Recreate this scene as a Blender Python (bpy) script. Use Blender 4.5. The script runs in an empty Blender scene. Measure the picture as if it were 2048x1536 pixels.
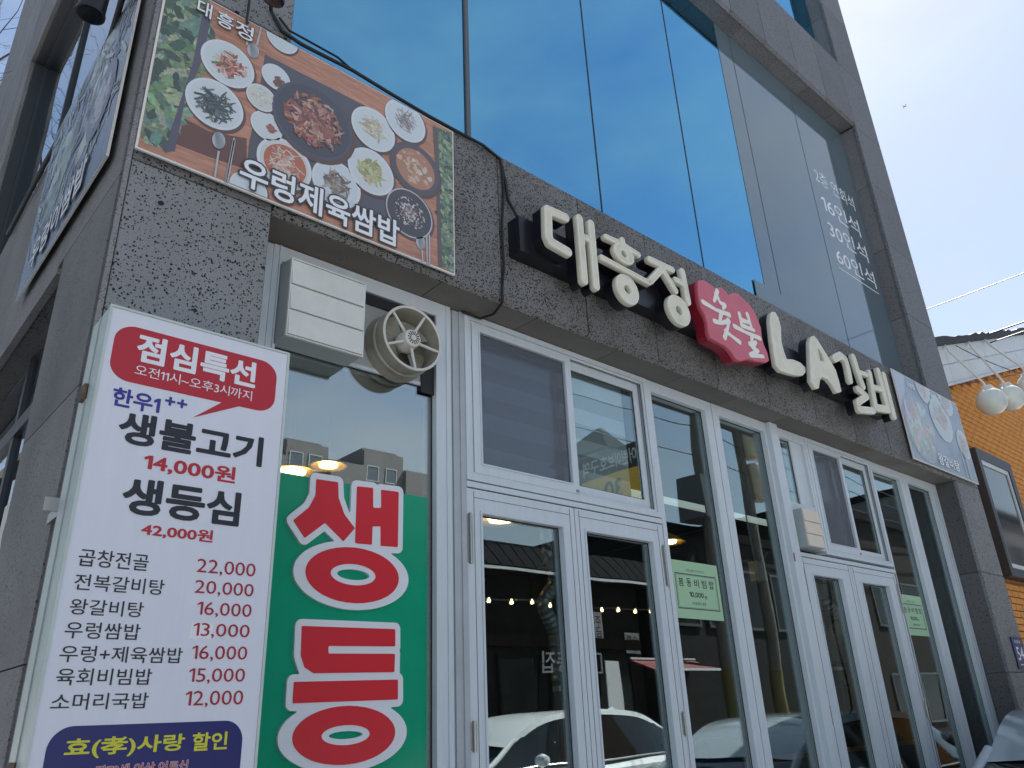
import bpy, bmesh, math, random
import numpy as np
from mathutils import Matrix, Vector

random.seed(7)
SC = bpy.context.scene
COL = SC.collection

# ------------------------------------------------------------------ camera
cam_d = bpy.data.cameras.new("camera")
cam = bpy.data.objects.new("camera", cam_d)
COL.objects.link(cam)
cam_d.sensor_width = 36.0
cam_d.lens = 27.252
cam_d.clip_start = 0.05
cam_d.clip_end = 20000
R_ = Vector((0.75212942, -0.65777284, -0.04045031))
U_ = Vector((-0.23294579, -0.32277548, 0.91736157))
F_ = Vector((0.6164719, 0.68055189, 0.39599435))
cam.matrix_world = Matrix(((R_.x, U_.x, -F_.x, 0.0), (R_.y, U_.y, -F_.y, -2.6), (R_.z, U_.z, -F_.z, 1.55), (0, 0, 0, 1)))
SC.camera = cam

# ------------------------------------------------------------------ sky, sun, exposure
SUN_EL, SUN_AZ = math.radians(54), math.radians(70)      # azimuth from +Y (into the building) towards +X
world = bpy.data.worlds.new("World")
SC.world = world
world.use_nodes = True
wn = world.node_tree
wn.nodes.clear()
sky = wn.nodes.new("ShaderNodeTexSky")
sky.sky_type = 'NISHITA'
sky.sun_disc = False
sky.sun_elevation = SUN_EL
sky.sun_rotation = SUN_AZ
sky.air_density = 1.0
sky.dust_density = 0.5
sky.ozone_density = 1.2
wtc = wn.nodes.new("ShaderNodeTexCoord")
wmap = wn.nodes.new("ShaderNodeMapping")
wmap.inputs['Scale'].default_value = (1.2, 1.2, 3.0)
wnz = wn.nodes.new("ShaderNodeTexNoise")
wnz.inputs['Scale'].default_value = 2.4
wnz.inputs['Detail'].default_value = 5
wrm = wn.nodes.new("ShaderNodeValToRGB")
wrm.color_ramp.elements[0].position = 0.43
wrm.color_ramp.elements[1].position = 0.64
wrm.color_ramp.elements[0].color = (0.10, 0.10, 0.10, 1)
wrm.color_ramp.elements[1].color = (0.62, 0.62, 0.62, 1)
hz = wn.nodes.new("ShaderNodeMixRGB")
hz.blend_type = 'MIX'
hz.inputs[2].default_value = (3.9, 4.25, 4.5, 1)
bg = wn.nodes.new("ShaderNodeBackground")
bg.inputs[1].default_value = 0.066
wo = wn.nodes.new("ShaderNodeOutputWorld")
wn.links.new(wtc.outputs['Generated'], wmap.inputs[0])
wn.links.new(wmap.outputs[0], wnz.inputs['Vector'])
wn.links.new(wnz.outputs['Fac'], wrm.inputs[0])
wn.links.new(wrm.outputs[0], hz.inputs[0])
wn.links.new(sky.outputs[0], hz.inputs[1])
# pale haze towards the horizon, the same all round
wsx = wn.nodes.new("ShaderNodeSeparateXYZ")
wab = wn.nodes.new("ShaderNodeMath"); wab.operation = 'ABSOLUTE'
win = wn.nodes.new("ShaderNodeMath"); win.operation = 'SUBTRACT'; win.inputs[0].default_value = 1.0; win.use_clamp = True
wpw = wn.nodes.new("ShaderNodeMath"); wpw.operation = 'POWER'; wpw.inputs[1].default_value = 3.0
wml = wn.nodes.new("ShaderNodeMath"); wml.operation = 'MULTIPLY'; wml.inputs[1].default_value = 0.75
hz2 = wn.nodes.new("ShaderNodeMixRGB")
hz2.inputs[2].default_value = (4.2, 4.75, 4.95, 1)
wn.links.new(wtc.outputs['Generated'], wsx.inputs[0])
wn.links.new(wsx.outputs['Z'], wab.inputs[0]); wn.links.new(wab.outputs[0], win.inputs[1])
wn.links.new(win.outputs[0], wpw.inputs[0]); wn.links.new(wpw.outputs[0], wml.inputs[0])
wn.links.new(wml.outputs[0], hz2.inputs[0]); wn.links.new(hz.outputs[0], hz2.inputs[1])
wn.links.new(hz2.outputs[0], bg.inputs[0])
wn.links.new(bg.outputs[0], wo.inputs[0])

sun_d = bpy.data.lights.new("sun", 'SUN')
sun_d.energy = 5.0
sun_d.angle = math.radians(0.6)
sun_d.color = (1.0, 0.97, 0.93)
sun = bpy.data.objects.new("sun", sun_d)
COL.objects.link(sun)
sd = Vector((math.sin(SUN_AZ) * math.cos(SUN_EL), math.cos(SUN_AZ) * math.cos(SUN_EL), math.sin(SUN_EL)))
sun.rotation_euler = sd.to_track_quat('Z', 'Y').to_euler()
sun.location = sd * 60

SC.view_settings.view_transform = 'Standard'
SC.view_settings.look = 'None'
SC.view_settings.exposure = 1.45
SC.view_settings.gamma = 1.0
SC.view_settings.use_curve_mapping = False
SC.cycles.use_denoising = True
SC.cycles.max_bounces = 8
SC.cycles.transparent_max_bounces = 24
SC.cycles.sample_clamp_indirect = 6.0

# ------------------------------------------------------------------ materials
MATS = {}


def newmat(name):
    m = bpy.data.materials.new(name)
    m.use_nodes = True
    MATS[name] = m
    nt = m.node_tree
    b = nt.nodes.get("Principled BSDF")
    return m, nt, b


def mat(name, col, rough=0.5, metal=0.0, noise=0.0, nscale=8.0, bump=0.0, spec=0.5, coat=0.0, stretch=(1, 1, 1), dirt=None):
    m, nt, b = newmat(name)
    b.inputs['Roughness'].default_value = rough
    b.inputs['Metallic'].default_value = metal
    b.inputs['Specular IOR Level'].default_value = spec
    if coat:
        b.inputs['Coat Weight'].default_value = coat
        b.inputs['Coat Roughness'].default_value = 0.05
    b.inputs['Base Color'].default_value = (*col, 1)
    if noise or bump or dirt:
        tc = nt.nodes.new("ShaderNodeTexCoord")
        mp = nt.nodes.new("ShaderNodeMapping")
        mp.inputs['Scale'].default_value = stretch
        nz = nt.nodes.new("ShaderNodeTexNoise")
        nz.inputs['Scale'].default_value = nscale
        nz.inputs['Detail'].default_value = 6
        nz.inputs['Roughness'].default_value = 0.65
        nt.links.new(tc.outputs['Object'], mp.inputs[0])
        nt.links.new(mp.outputs[0], nz.inputs['Vector'])
        if noise or dirt:
            rp = nt.nodes.new("ShaderNodeValToRGB")
            rp.color_ramp.elements[0].position = 0.3
            rp.color_ramp.elements[1].position = 0.7
            lo = dirt if dirt else tuple(max(0, c * (1 - noise)) for c in col)
            hi = tuple(min(1, c * (1 + noise)) for c in col) if not dirt else col
            rp.color_ramp.elements[0].color = (*lo, 1)
            rp.color_ramp.elements[1].color = (*hi, 1)
            nt.links.new(nz.outputs['Fac'], rp.inputs[0])
            nt.links.new(rp.outputs[0], b.inputs['Base Color'])
        if bump:
            bp = nt.nodes.new("ShaderNodeBump")
            bp.inputs['Strength'].default_value = bump
            bp.inputs['Distance'].default_value = 0.004
            nt.links.new(nz.outputs['Fac'], bp.inputs['Height'])
            nt.links.new(bp.outputs[0], b.inputs['Normal'])
    return m


def basalt(name, col, warm, big=13.0, small=75.0, bigt=0.13, smallt=0.26, smallp=0.45, stain=0.35, pitcol=(0.012, 0.012, 0.014)):
    m, nt, b = newmat(name)
    N = nt.nodes.new
    ln = nt.links.new
    tc = N("ShaderNodeTexCoord")
    oi = N("ShaderNodeObjectInfo")
    n1 = N("ShaderNodeTexNoise"); n1.inputs['Scale'].default_value = 220; n1.inputs['Detail'].default_value = 3
    n2 = N("ShaderNodeTexNoise"); n2.inputs['Scale'].default_value = 2.6; n2.inputs['Detail'].default_value = 6
    ln(tc.outputs['Object'], n1.inputs['Vector']); ln(tc.outputs['Object'], n2.inputs['Vector'])
    nd = N("ShaderNodeTexNoise"); nd.inputs['Scale'].default_value = 60; nd.inputs['Detail'].default_value = 2
    ln(tc.outputs['Object'], nd.inputs['Vector'])
    dm = N("ShaderNodeVectorMath"); dm.operation = 'MULTIPLY_ADD'
    dm.inputs[1].default_value = (0.014, 0.014, 0.014)
    ln(nd.outputs['Color'], dm.inputs[0]); ln(tc.outputs['Object'], dm.inputs[2])

    def pits(scale, thr, prob):
        v = N("ShaderNodeTexVoronoi"); v.inputs['Scale'].default_value = scale
        ln(dm.outputs[0], v.inputs['Vector'])
        sp = N("ShaderNodeSeparateColor"); ln(v.outputs['Color'], sp.inputs[0])
        # radius varies per cell; some cells have no pit
        mr = N("ShaderNodeMapRange"); mr.inputs['From Min'].default_value = 1 - prob; mr.inputs['From Max'].default_value = 1
        mr.inputs['To Min'].default_value = 0.0; mr.inputs['To Max'].default_value = thr
        ln(sp.outputs[0], mr.inputs['Value'])
        s = N("ShaderNodeMath"); s.operation = 'SUBTRACT'
        ln(mr.outputs[0], s.inputs[0]); ln(v.outputs['Distance'], s.inputs[1])
        k = N("ShaderNodeMath"); k.operation = 'MULTIPLY'; k.use_clamp = True; k.inputs[1].default_value = 22
        ln(s.outputs[0], k.inputs[0])
        return k
    p1 = pits(big, bigt, 0.6)
    p2 = pits(small, smallt, smallp)
    mx = N("ShaderNodeMath"); mx.operation = 'MAXIMUM'
    ln(p1.outputs[0], mx.inputs[0]); ln(p2.outputs[0], mx.inputs[1])
    r1 = N("ShaderNodeValToRGB")
    r1.color_ramp.elements[0].position = 0.25; r1.color_ramp.elements[1].position = 0.75
    r1.color_ramp.elements[0].color = (*[c * 0.62 for c in col], 1)
    r1.color_ramp.elements[1].color = (*[c * 1.3 for c in col], 1)
    ln(n1.outputs['Fac'], r1.inputs[0])
    st = N("ShaderNodeMapRange"); st.inputs['From Min'].default_value = 0.42; st.inputs['From Max'].default_value = 0.7
    st.inputs['To Max'].default_value = stain
    ln(n2.outputs['Fac'], st.inputs['Value'])
    m1 = N("ShaderNodeMixRGB"); m1.inputs[2].default_value = (*warm, 1)
    ln(st.outputs[0], m1.inputs[0]); ln(r1.outputs[0], m1.inputs[1])
    rv = N("ShaderNodeMapRange"); rv.inputs['To Min'].default_value = 0.86; rv.inputs['To Max'].default_value = 1.14
    ln(oi.outputs['Random'], rv.inputs['Value'])
    m2 = N("ShaderNodeVectorMath"); m2.operation = 'SCALE'
    ln(m1.outputs[0], m2.inputs[0]); ln(rv.outputs[0], m2.inputs['Scale'])
    m3 = N("ShaderNodeMixRGB"); m3.inputs[2].default_value = (*pitcol, 1)
    ln(mx.outputs[0], m3.inputs[0]); ln(m2.outputs[0], m3.inputs[1])
    ln(m3.outputs[0], b.inputs['Base Color'])
    b.inputs['Roughness'].default_value = 0.62
    b.inputs['Specular IOR Level'].default_value = 0.4
    hh = N("ShaderNodeMath"); hh.operation = 'MULTIPLY_ADD'; hh.inputs[1].default_value = -1.0
    ln(mx.outputs[0], hh.inputs[0])
    h2 = N("ShaderNodeMath"); h2.operation = 'MULTIPLY'; h2.inputs[1].default_value = 0.12
    ln(n1.outputs['Fac'], h2.inputs[0]); ln(h2.outputs[0], hh.inputs[2])
    bp = N("ShaderNodeBump"); bp.inputs['Strength'].default_value = 0.7; bp.inputs['Distance'].default_value = 0.006
    ln(hh.outputs[0], bp.inputs['Height']); ln(bp.outputs[0], b.inputs['Normal'])
    return m


def glassmat(name, r0, tint=(1, 1, 1), refl=(1, 1, 1), rough=0.0, wav=0.0):
    m, nt, b = newmat(name)
    nt.nodes.remove(b)
    N = nt.nodes.new
    ln = nt.links.new
    lw = N("ShaderNodeLayerWeight"); lw.inputs[0].default_value = 0.5
    pw = N("ShaderNodeMath"); pw.operation = 'POWER'; pw.inputs[1].default_value = 5
    ln(lw.outputs['Facing'], pw.inputs[0])
    ma = N("ShaderNodeMath"); ma.operation = 'MULTIPLY_ADD'; ma.inputs[1].default_value = 1 - r0; ma.inputs[2].default_value = r0
    ln(pw.outputs[0], ma.inputs[0])
    tr = N("ShaderNodeBsdfTransparent"); tr.inputs[0].default_value = (*tint, 1)
    gl = N("ShaderNodeBsdfGlossy"); gl.inputs['Color'].default_value = (*refl, 1); gl.inputs['Roughness'].default_value = rough
    mx = N("ShaderNodeMixShader")
    ln(ma.outputs[0], mx.inputs[0]); ln(tr.outputs[0], mx.inputs[1]); ln(gl.outputs[0], mx.inputs[2])
    out = nt.nodes.get("Material Output")
    ln(mx.outputs[0], out.inputs[0])
    if wav:
        tc = N("ShaderNodeTexCoord")
        nz = N("ShaderNodeTexNoise"); nz.inputs['Scale'].default_value = 1.3; nz.inputs['Detail'].default_value = 1
        ln(tc.outputs['Object'], nz.inputs['Vector'])
        bp = N("ShaderNodeBump"); bp.inputs['Strength'].default_value = wav; bp.inputs['Distance'].default_value = 0.02
        ln(nz.outputs['Fac'], bp.inputs['Height'])
        ln(bp.outputs[0], gl.inputs['Normal'])
    return m


def emit(name, col, s):
    m, nt, b = newmat(name)
    b.inputs['Base Color'].default_value = (*col, 1)
    b.inputs['Emission Color'].default_value = (*col, 1)
    b.inputs['Emission Strength'].default_value = s
    return m


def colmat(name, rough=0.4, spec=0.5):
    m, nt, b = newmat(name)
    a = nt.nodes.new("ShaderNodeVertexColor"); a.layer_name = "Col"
    haze_mix = nt.nodes.new("ShaderNodeMixRGB"); haze_mix.inputs[0].default_value = 0.10; haze_mix.inputs[2].default_value = (0.50, 0.52, 0.55, 1)   # pale haze of reflected sky mixed into the ink colour
    nt.links.new(a.outputs[0], haze_mix.inputs[1])
    nt.links.new(haze_mix.outputs[0], b.inputs['Base Color'])
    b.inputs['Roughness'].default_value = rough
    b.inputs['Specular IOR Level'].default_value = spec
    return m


basalt("stone_pier", (0.215, 0.217, 0.224), (0.16, 0.157, 0.156), big=17, small=105, bigt=0.21, smallt=0.55, smallp=0.8, stain=0.45)
basalt("stone_beam", (0.20, 0.198, 0.197), (0.135, 0.12, 0.102), big=27, small=120, bigt=0.19, smallt=0.66, smallp=0.95, stain=0.8)
basalt("stone_upper", (0.175, 0.178, 0.19), (0.145, 0.144, 0.146), big=22, small=105, bigt=0.16, smallt=0.5, smallp=0.8, stain=0.5)
basalt("stone_side", (0.235, 0.228, 0.228), (0.15, 0.145, 0.145), big=30, small=110, bigt=0.14, smallt=0.45, smallp=0.8, stain=0.8, pitcol=(0.07, 0.07, 0.07))
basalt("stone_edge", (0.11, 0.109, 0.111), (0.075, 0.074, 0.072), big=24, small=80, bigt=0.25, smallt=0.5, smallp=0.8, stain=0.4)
basalt("stone_soffit", (0.16, 0.148, 0.13), (0.11, 0.095, 0.08), big=18, small=70, bigt=0.15, smallt=0.22, smallp=0.4, stain=0.8)
mat("mortar", (0.22, 0.215, 0.21), 0.9, noise=0.2, nscale=30)
mat("concrete", (0.28, 0.28, 0.27), 0.9, noise=0.2, nscale=3)
mat("alu", (0.59, 0.645, 0.69), 0.36, noise=0.05, nscale=5, stretch=(6, 6, 1))
mat("alu_dark", (0.42, 0.45, 0.48), 0.45, noise=0.08, nscale=6)
mat("gasket", (0.015, 0.015, 0.017), 0.6)
mat("dark_frame", (0.035, 0.04, 0.048), 0.45)
mat("sealant", (0.10, 0.11, 0.12), 0.6)
mat("steel", (0.42, 0.42, 0.41), 0.35, metal=0.8)
mat("rust", (0.16, 0.10, 0.07), 0.7, noise=0.5, nscale=40)
glassmat("glass_low", 0.19, tint=(0.86, 0.92, 0.91), refl=(0.9, 1.0, 1.0), wav=0.10)
glassmat("glass_bay", 0.32, tint=(0.86, 0.92, 0.91), refl=(0.97, 1.0, 0.97), wav=0.06)
glassmat("glass_up", 0.72, tint=(0.3, 0.37, 0.43), refl=(0.25, 0.62, 0.88), wav=0.10)
glassmat("glass_side", 0.12, tint=(0.5, 0.55, 0.6), refl=(0.9, 0.95, 1.0), wav=0.1)
glassmat("screen_mesh", 0.22, tint=(0.75, 0.76, 0.8), refl=(0.50, 0.52, 0.56), rough=0.75)
mat("blind", (0.62, 0.62, 0.64), 0.8)
mat("blind_dark", (0.36, 0.37, 0.39), 0.8)
mat("film_grey", (0.105, 0.15, 0.18), 0.04, spec=1.0, noise=0.05, nscale=1.5)
mat("film_green", (0.012, 0.33, 0.185), 0.12, noise=0.06, nscale=4)
mat("letter_red", (0.64, 0.018, 0.032), 0.35)
mat("letter_white", (0.74, 0.76, 0.80), 0.45)
mat("cream", (0.74, 0.71, 0.58), 0.38, noise=0.06, nscale=9, dirt=(0.62, 0.585, 0.46))
mat("cream_rim", (0.78, 0.77, 0.70), 0.35)
mat("black_return", (0.008, 0.008, 0.012), 0.3)
mat("raceway_black", (0.010, 0.010, 0.015), 0.28)
mat("badge_red", (0.56, 0.105, 0.145), 0.35, noise=0.08, nscale=5)
mat("badge_side", (0.26, 0.012, 0.028), 0.3)
mat("lightbox_face", (0.70, 0.71, 0.78), 0.35, noise=0.025, nscale=3, stretch=(8, 1, 1))
mat("lightbox_side", (0.56, 0.63, 0.60), 0.4, noise=0.10, nscale=7, dirt=(0.46, 0.53, 0.50))
mat("ink_dark", (0.018, 0.02, 0.03), 0.4)
mat("ink_red", (0.46, 0.02, 0.035), 0.4)
mat("ink_priced", (0.36, 0.012, 0.03), 0.4)
mat("ink_blue", (0.035, 0.035, 0.27), 0.4)
mat("ink_navy", (0.012, 0.014, 0.13), 0.4)
mat("ink_yellow", (0.62, 0.60, 0.03), 0.4)
mat("ink_white", (0.78, 0.78, 0.82), 0.4)
mat("ink_grey", (0.06, 0.065, 0.07), 0.5)
mat("poster_rim", (0.72, 0.70, 0.66), 0.5)
mat("poster_haze", (0.23, 0.27, 0.33), 0.22, noise=0.25, nscale=2.2)  # blue-grey of reflected sky put into the print's base colour
mat("poster_side", (0.075, 0.09, 0.12), 0.2, noise=0.3, nscale=3)
mat("poster_wood", (0.46, 0.235, 0.165), 0.25, noise=0.30, nscale=5, stretch=(1.2, 1, 9))
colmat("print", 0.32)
mat("vent_white", (0.70, 0.71, 0.68), 0.5, noise=0.05, nscale=6, dirt=(0.60, 0.61, 0.57))
mat("vent_side", (0.36, 0.40, 0.40), 0.5)
mat("vent_cream", (0.70, 0.62, 0.52), 0.5, noise=0.04, nscale=6)
mat("fan_metal", (0.34, 0.33, 0.28), 0.5, noise=0.3, nscale=9, dirt=(0.22, 0.20, 0.15))
mat("fan_dark", (0.20, 0.20, 0.15), 0.6, noise=0.3, nscale=12)
mat("fan_hub", (0.62, 0.60, 0.56), 0.45)
mat("plate_panel", (0.40, 0.40, 0.40), 0.5, noise=0.12, nscale=6)
mat("black_rubber", (0.008, 0.008, 0.009), 0.5)
mat("black_metal", (0.010, 0.010, 0.012), 0.35)
mat("paper_green", (0.36, 0.56, 0.36), 0.7, noise=0.03, nscale=4)
mat("paper_white", (0.62, 0.63, 0.64), 0.7)
mat("plate_navy", (0.02, 0.035, 0.12), 0.35)
mat("brick", (0.66, 0.28, 0.06), 0.8, noise=0.25, nscale=18, bump=0.4)
mat("brick_mortar", (0.40, 0.17, 0.05), 0.9, noise=0.2, nscale=12)
mat("fascia_white", (0.62, 0.64, 0.64), 0.4, noise=0.05, nscale=3)
mat("roof_black", (0.03, 0.03, 0.035), 0.7, noise=0.5, nscale=14)
mat("trim_brown", (0.30, 0.15, 0.10), 0.6)
mat("white_frame", (0.66, 0.67, 0.68), 0.4)
mat("globe", (0.60, 0.64, 0.60), 0.18, spec=0.6)
mat("wire", (0.02, 0.02, 0.024), 0.5)
mat("asphalt", (0.17, 0.17, 0.172), 0.9, noise=0.3, nscale=30, bump=0.3)
mat("paving", (0.38, 0.38, 0.378), 0.85, noise=0.2, nscale=10, bump=0.2)
mat("road_white", (0.7, 0.7, 0.68), 0.7)
mat("car_white", (0.72, 0.74, 0.76), 0.25, coat=0.6)
mat("car_grey", (0.34, 0.39, 0.42), 0.12, coat=1.0)
mat("car_glass", (0.01, 0.012, 0.014), 0.05, spec=0.8)
mat("tyre", (0.015, 0.015, 0.015), 0.8)
mat("rim_alloy", (0.5, 0.5, 0.52), 0.3, metal=0.9)
mat("chrome", (0.7, 0.7, 0.72), 0.15, metal=1.0)
mat("lens_red", (0.35, 0.01, 0.01), 0.15)
mat("lens_clear", (0.6, 0.62, 0.65), 0.1)
mat("house_dark", (0.013, 0.013, 0.013), 0.8, spec=0.2, noise=0.3, nscale=4)
mat("house_wood", (0.016, 0.012, 0.009), 0.8, spec=0.2, noise=0.4, nscale=5, stretch=(8, 8, 1))
mat("house_glass", (0.015, 0.017, 0.02), 0.25, spec=0.2)
mat("roof_tile", (0.014, 0.014, 0.016), 0.95, spec=0.05, noise=0.3, nscale=10)
mat("apt_wall", (0.13, 0.13, 0.135), 0.8, noise=0.1, nscale=0.5)
mat("apt_glass", (0.10, 0.12, 0.14), 0.15)
mat("pole_concrete", (0.13, 0.125, 0.11), 0.85, noise=0.15, nscale=6)
mat("pole_wrap", (0.11, 0.095, 0.03), 0.6, noise=0.3, nscale=4)
mat("box_dark", (0.07, 0.075, 0.08), 0.5)
mat("beige", (0.52, 0.46, 0.33), 0.6, noise=0.1, nscale=5)
mat("awning_red", (0.16, 0.012, 0.018), 0.6)
mat("sign_black", (0.02, 0.02, 0.02), 0.4)
mat("sign_yellow", (0.75, 0.45, 0.02), 0.45)
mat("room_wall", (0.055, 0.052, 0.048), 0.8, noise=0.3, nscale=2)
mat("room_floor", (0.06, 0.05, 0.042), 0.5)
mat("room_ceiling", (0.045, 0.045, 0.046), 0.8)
mat("duct", (0.34, 0.35, 0.36), 0.35, metal=0.7)
mat("wood_table", (0.30, 0.12, 0.035), 0.4, noise=0.3, nscale=6, stretch=(1, 8, 8))
mat("blue_cloth", (0.03, 0.08, 0.20), 0.7)
emit("white_beam", (0.75, 0.82, 0.78), 0.22)
mat("lamp_shade", (0.62, 0.40, 0.08), 0.5)
emit("lamp_glow", (1.0, 0.72, 0.26), 5.0)
emit("bulb_glow", (1.0, 0.70, 0.32), 6.0)
mat("bark", (0.045, 0.04, 0.036), 0.9, noise=0.3, nscale=12)
mat("plane_white", (0.5, 0.52, 0.55), 0.4)
M = MATS

# ------------------------------------------------------------------ mesh helpers


class MB:
    def __init__(s):
        s.v = []; s.f = []; s.c = []

    def poly(s, pts, col=None):
        n = len(s.v); s.v += [tuple(p) for p in pts]; s.f.append(tuple(range(n, n + len(pts))))
        s.c.append(col)
        return s

    def hexa(s, p):      # 8 points: bottom 4 ccw, top 4 ccw
        n = len(s.v); s.v += [tuple(q) for q in p]
        for f in ((3, 2, 1, 0), (4, 5, 6, 7), (0, 1, 5, 4), (1, 2, 6, 5), (2, 3, 7, 6), (3, 0, 4, 7)):
            s.f.append(tuple(n + i for i in f)); s.c.append(None)
        return s

    def box(s, x0, x1, y0, y1, z0, z1):
        return s.hexa([(x0, y0, z0), (x1, y0, z0), (x1, y1, z0), (x0, y1, z0), (x0, y0, z1), (x1, y0, z1), (x1, y1, z1), (x0, y1, z1)])

    def slab(s, x0, x1, z0, z1, y, th, ch=0.004, bot=None):   # stone panel facing -Y, chamfered arrises
        b = ch if bot is None else bot
        fr = [(x0 + ch, y, z0 + b), (x1 - ch, y, z0 + b), (x1 - ch, y, z1 - ch), (x0 + ch, y, z1 - ch)]
        mi = [(x0, y + ch, z0), (x1, y + ch, z0), (x1, y + ch, z1), (x0, y + ch, z1)]
        if bot: mi[0] = (x0, y + b, z0); mi[1] = (x1, y + b, z0)
        bk = [(x0, y + th, z0), (x1, y + th, z0), (x1, y + th, z1), (x0, y + th, z1)]
        n = len(s.v); s.v += fr + mi + bk
        fs = [(0, 1, 2, 3), (11, 10, 9, 8)]
        for i in range(4):
            j = (i + 1) % 4
            fs += [(i + 4, j + 4, j, i), (i + 8, j + 8, j + 4, i + 4)]
        for f in fs: s.f.append(tuple(n + i for i in f)); s.c.append(None)
        return s

    def cyl(s, a, b, r0, r1=None, n=12, cap=True):
        r1 = r0 if r1 is None else r1
        a = Vector(a); b = Vector(b); d = (b - a).normalized()
        u = d.orthogonal().normalized(); w = d.cross(u)
        k = len(s.v)
        for c, r in ((a, r0), (b, r1)):
            for i in range(n):
                t = 2 * math.pi * i / n
                s.v.append(tuple(c + (u * math.cos(t) + w * math.sin(t)) * r))
        for i in range(n):
            j = (i + 1) % n
            s.f.append((k + i, k + j, k + n + j, k + n + i)); s.c.append(None)
        if cap:
            s.f.append(tuple(k + i for i in range(n - 1, -1, -1))); s.c.append(None)
            s.f.append(tuple(k + n + i for i in range(n))); s.c.append(None)
        return s

    def tube(s, pts, r, n=8, cap=True):
        pts = [Vector(p) for p in pts]; k = len(s.v); m = len(pts)
        rr = r if isinstance(r, (list, tuple)) else [r] * m
        u = None
        for i, p in enumerate(pts):
            d = (pts[min(i + 1, m - 1)] - pts[max(i - 1, 0)]).normalized()
            if u is None: u = d.orthogonal().normalized()
            u = (u - d * u.dot(d))
            u = u.normalized() if u.length > 1e-6 else d.orthogonal().normalized()
            w = d.cross(u)
            for j in range(n):
                t = 2 * math.pi * j / n
                s.v.append(tuple(p + (u * math.cos(t) + w * math.sin(t)) * rr[i]))
        for i in range(m - 1):
            for j in range(n):
                q = (j + 1) % n
                s.f.append((k + i * n + j, k + i * n + q, k + (i + 1) * n + q, k + (i + 1) * n + j)); s.c.append(None)
        if cap:
            s.f.append(tuple(k + j for j in range(n - 1, -1, -1))); s.c.append(None)
            s.f.append(tuple(k + (m - 1) * n + j for j in range(n))); s.c.append(None)
        return s

    def lathe(s, prof, c, axis='Z', n=24):   # prof: (radius, height) along axis
        k = len(s.v); m = len(prof)
        for r, h in prof:
            for j in range(n):
                t = 2 * math.pi * j / n; a, b = r * math.cos(t), r * math.sin(t)
                q = (a, b, h) if axis == 'Z' else ((a, h, b) if axis == 'Y' else (h, a, b))
                s.v.append((c[0] + q[0], c[1] + q[1], c[2] + q[2]))
        for i in range(m - 1):
            for j in range(n):
                q = (j + 1) % n
                s.f.append((k + i * n + j, k + i * n + q, k + (i + 1) * n + q, k + (i + 1) * n + j)); s.c.append(None)
        return s

    def frame(s, x0, x1, z0, z1, y0, y1, l, r=None, b=None, t=None):
        r = l if r is None else r; b = l if b is None else b; t = l if t is None else t
        s.box(x0, x0 + l, y0, y1, z0, z1); s.box(x1 - r, x1, y0, y1, z0, z1)
        if b: s.box(x0 + l, x1 - r, y0, y1, z0, z0 + b)
        if t: s.box(x0 + l, x1 - r, y0, y1, z1 - t, z1)
        return s

    def mesh(s, name):
        me = bpy.data.meshes.new(name)
        me.from_pydata(s.v, [], s.f)
        if any(c is not None for c in s.c):
            at = me.color_attributes.new("Col", 'FLOAT_COLOR', 'CORNER')
            li = 0
            for f, c in zip(s.f, s.c):
                for k in range(len(f)):
                    cc = c if c is not None else (0.5, 0.5, 0.5)
                    if isinstance(cc, list): cc = cc[k]
                    at.data[li].color = (*cc, 1); li += 1
        me.update()
        return me

    def build(s, name, m, parent=None, smooth=False, local=False, fix=False):
        me = s.mesh(name)
        if fix:
            bm = bmesh.new(); bm.from_mesh(me); bmesh.ops.recalc_face_normals(bm, faces=bm.faces); bm.to_mesh(me); bm.free()
        if smooth:
            me.polygons.foreach_set('use_smooth', [True] * len(me.polygons))
            try: me.set_sharp_from_angle(angle=math.radians(40))
            except Exception: pass
        return link(name, me, m, parent, local)


def link(name, me, m, parent=None, local=False):
    o = bpy.data.objects.new(name, me)
    COL.objects.link(o)
    if m is not None:
        me.materials.clear(); me.materials.append(M[m] if isinstance(m, str) else m)
    if parent is not None:
        o.parent = parent
        if not local:
            q = parent; off = Vector((0, 0, 0))
            while q is not None and q.type == 'EMPTY':
                off += q.location; q = q.parent
            o.matrix_parent_inverse = Matrix.Translation(-off)
    return o


def thing(name, label, cat, loc=(0, 0, 0), group=None, rz=0):
    o = bpy.data.objects.new(name, None)
    o.empty_display_size = 0.1
    COL.objects.link(o)
    o.location = loc; o.rotation_euler = (0, 0, rz)
    o["label"] = label; o["category"] = cat
    if group: o["group"] = group
    return o


def tag(o, label, cat, group=None):
    o["label"] = label; o["category"] = cat
    if group: o["group"] = group
    return o


def struct(o):
    o["kind"] = "structure"; return o


# ---- text: the built-in font with its own CJK fallback, fitted into a measured rectangle
_tc = {}
TMP = bpy.data.scenes.new("scratch")      # holds one curve at a time while it is turned into a mesh


def curve_mesh(o):
    TMP.collection.objects.link(o)
    TMP.view_layers[0].update()
    return bpy.data.meshes.new_from_object(o.evaluated_get(TMP.view_layers[0].depsgraph))




def text_mesh(body, bold=0.0, shear=0.0):
    key = (body, bold, shear)
    if key not in _tc:
        c = bpy.data.curves.new("t", 'FONT'); c.body = body; c.offset = bold; c.shear = shear
        c.resolution_u = 3; c.space_line = 0.95; c.align_x = 'LEFT'
        o = bpy.data.objects.new("t", c)
        me = curve_mesh(o)
        vs = np.array([v.co[:] for v in me.vertices]); fs = [tuple(p.vertices) for p in me.polygons]
        bpy.data.objects.remove(o); bpy.data.curves.remove(c); bpy.data.meshes.remove(me)
        _tc[key] = (vs, fs)
    return _tc[key]


_ch = {}


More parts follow.
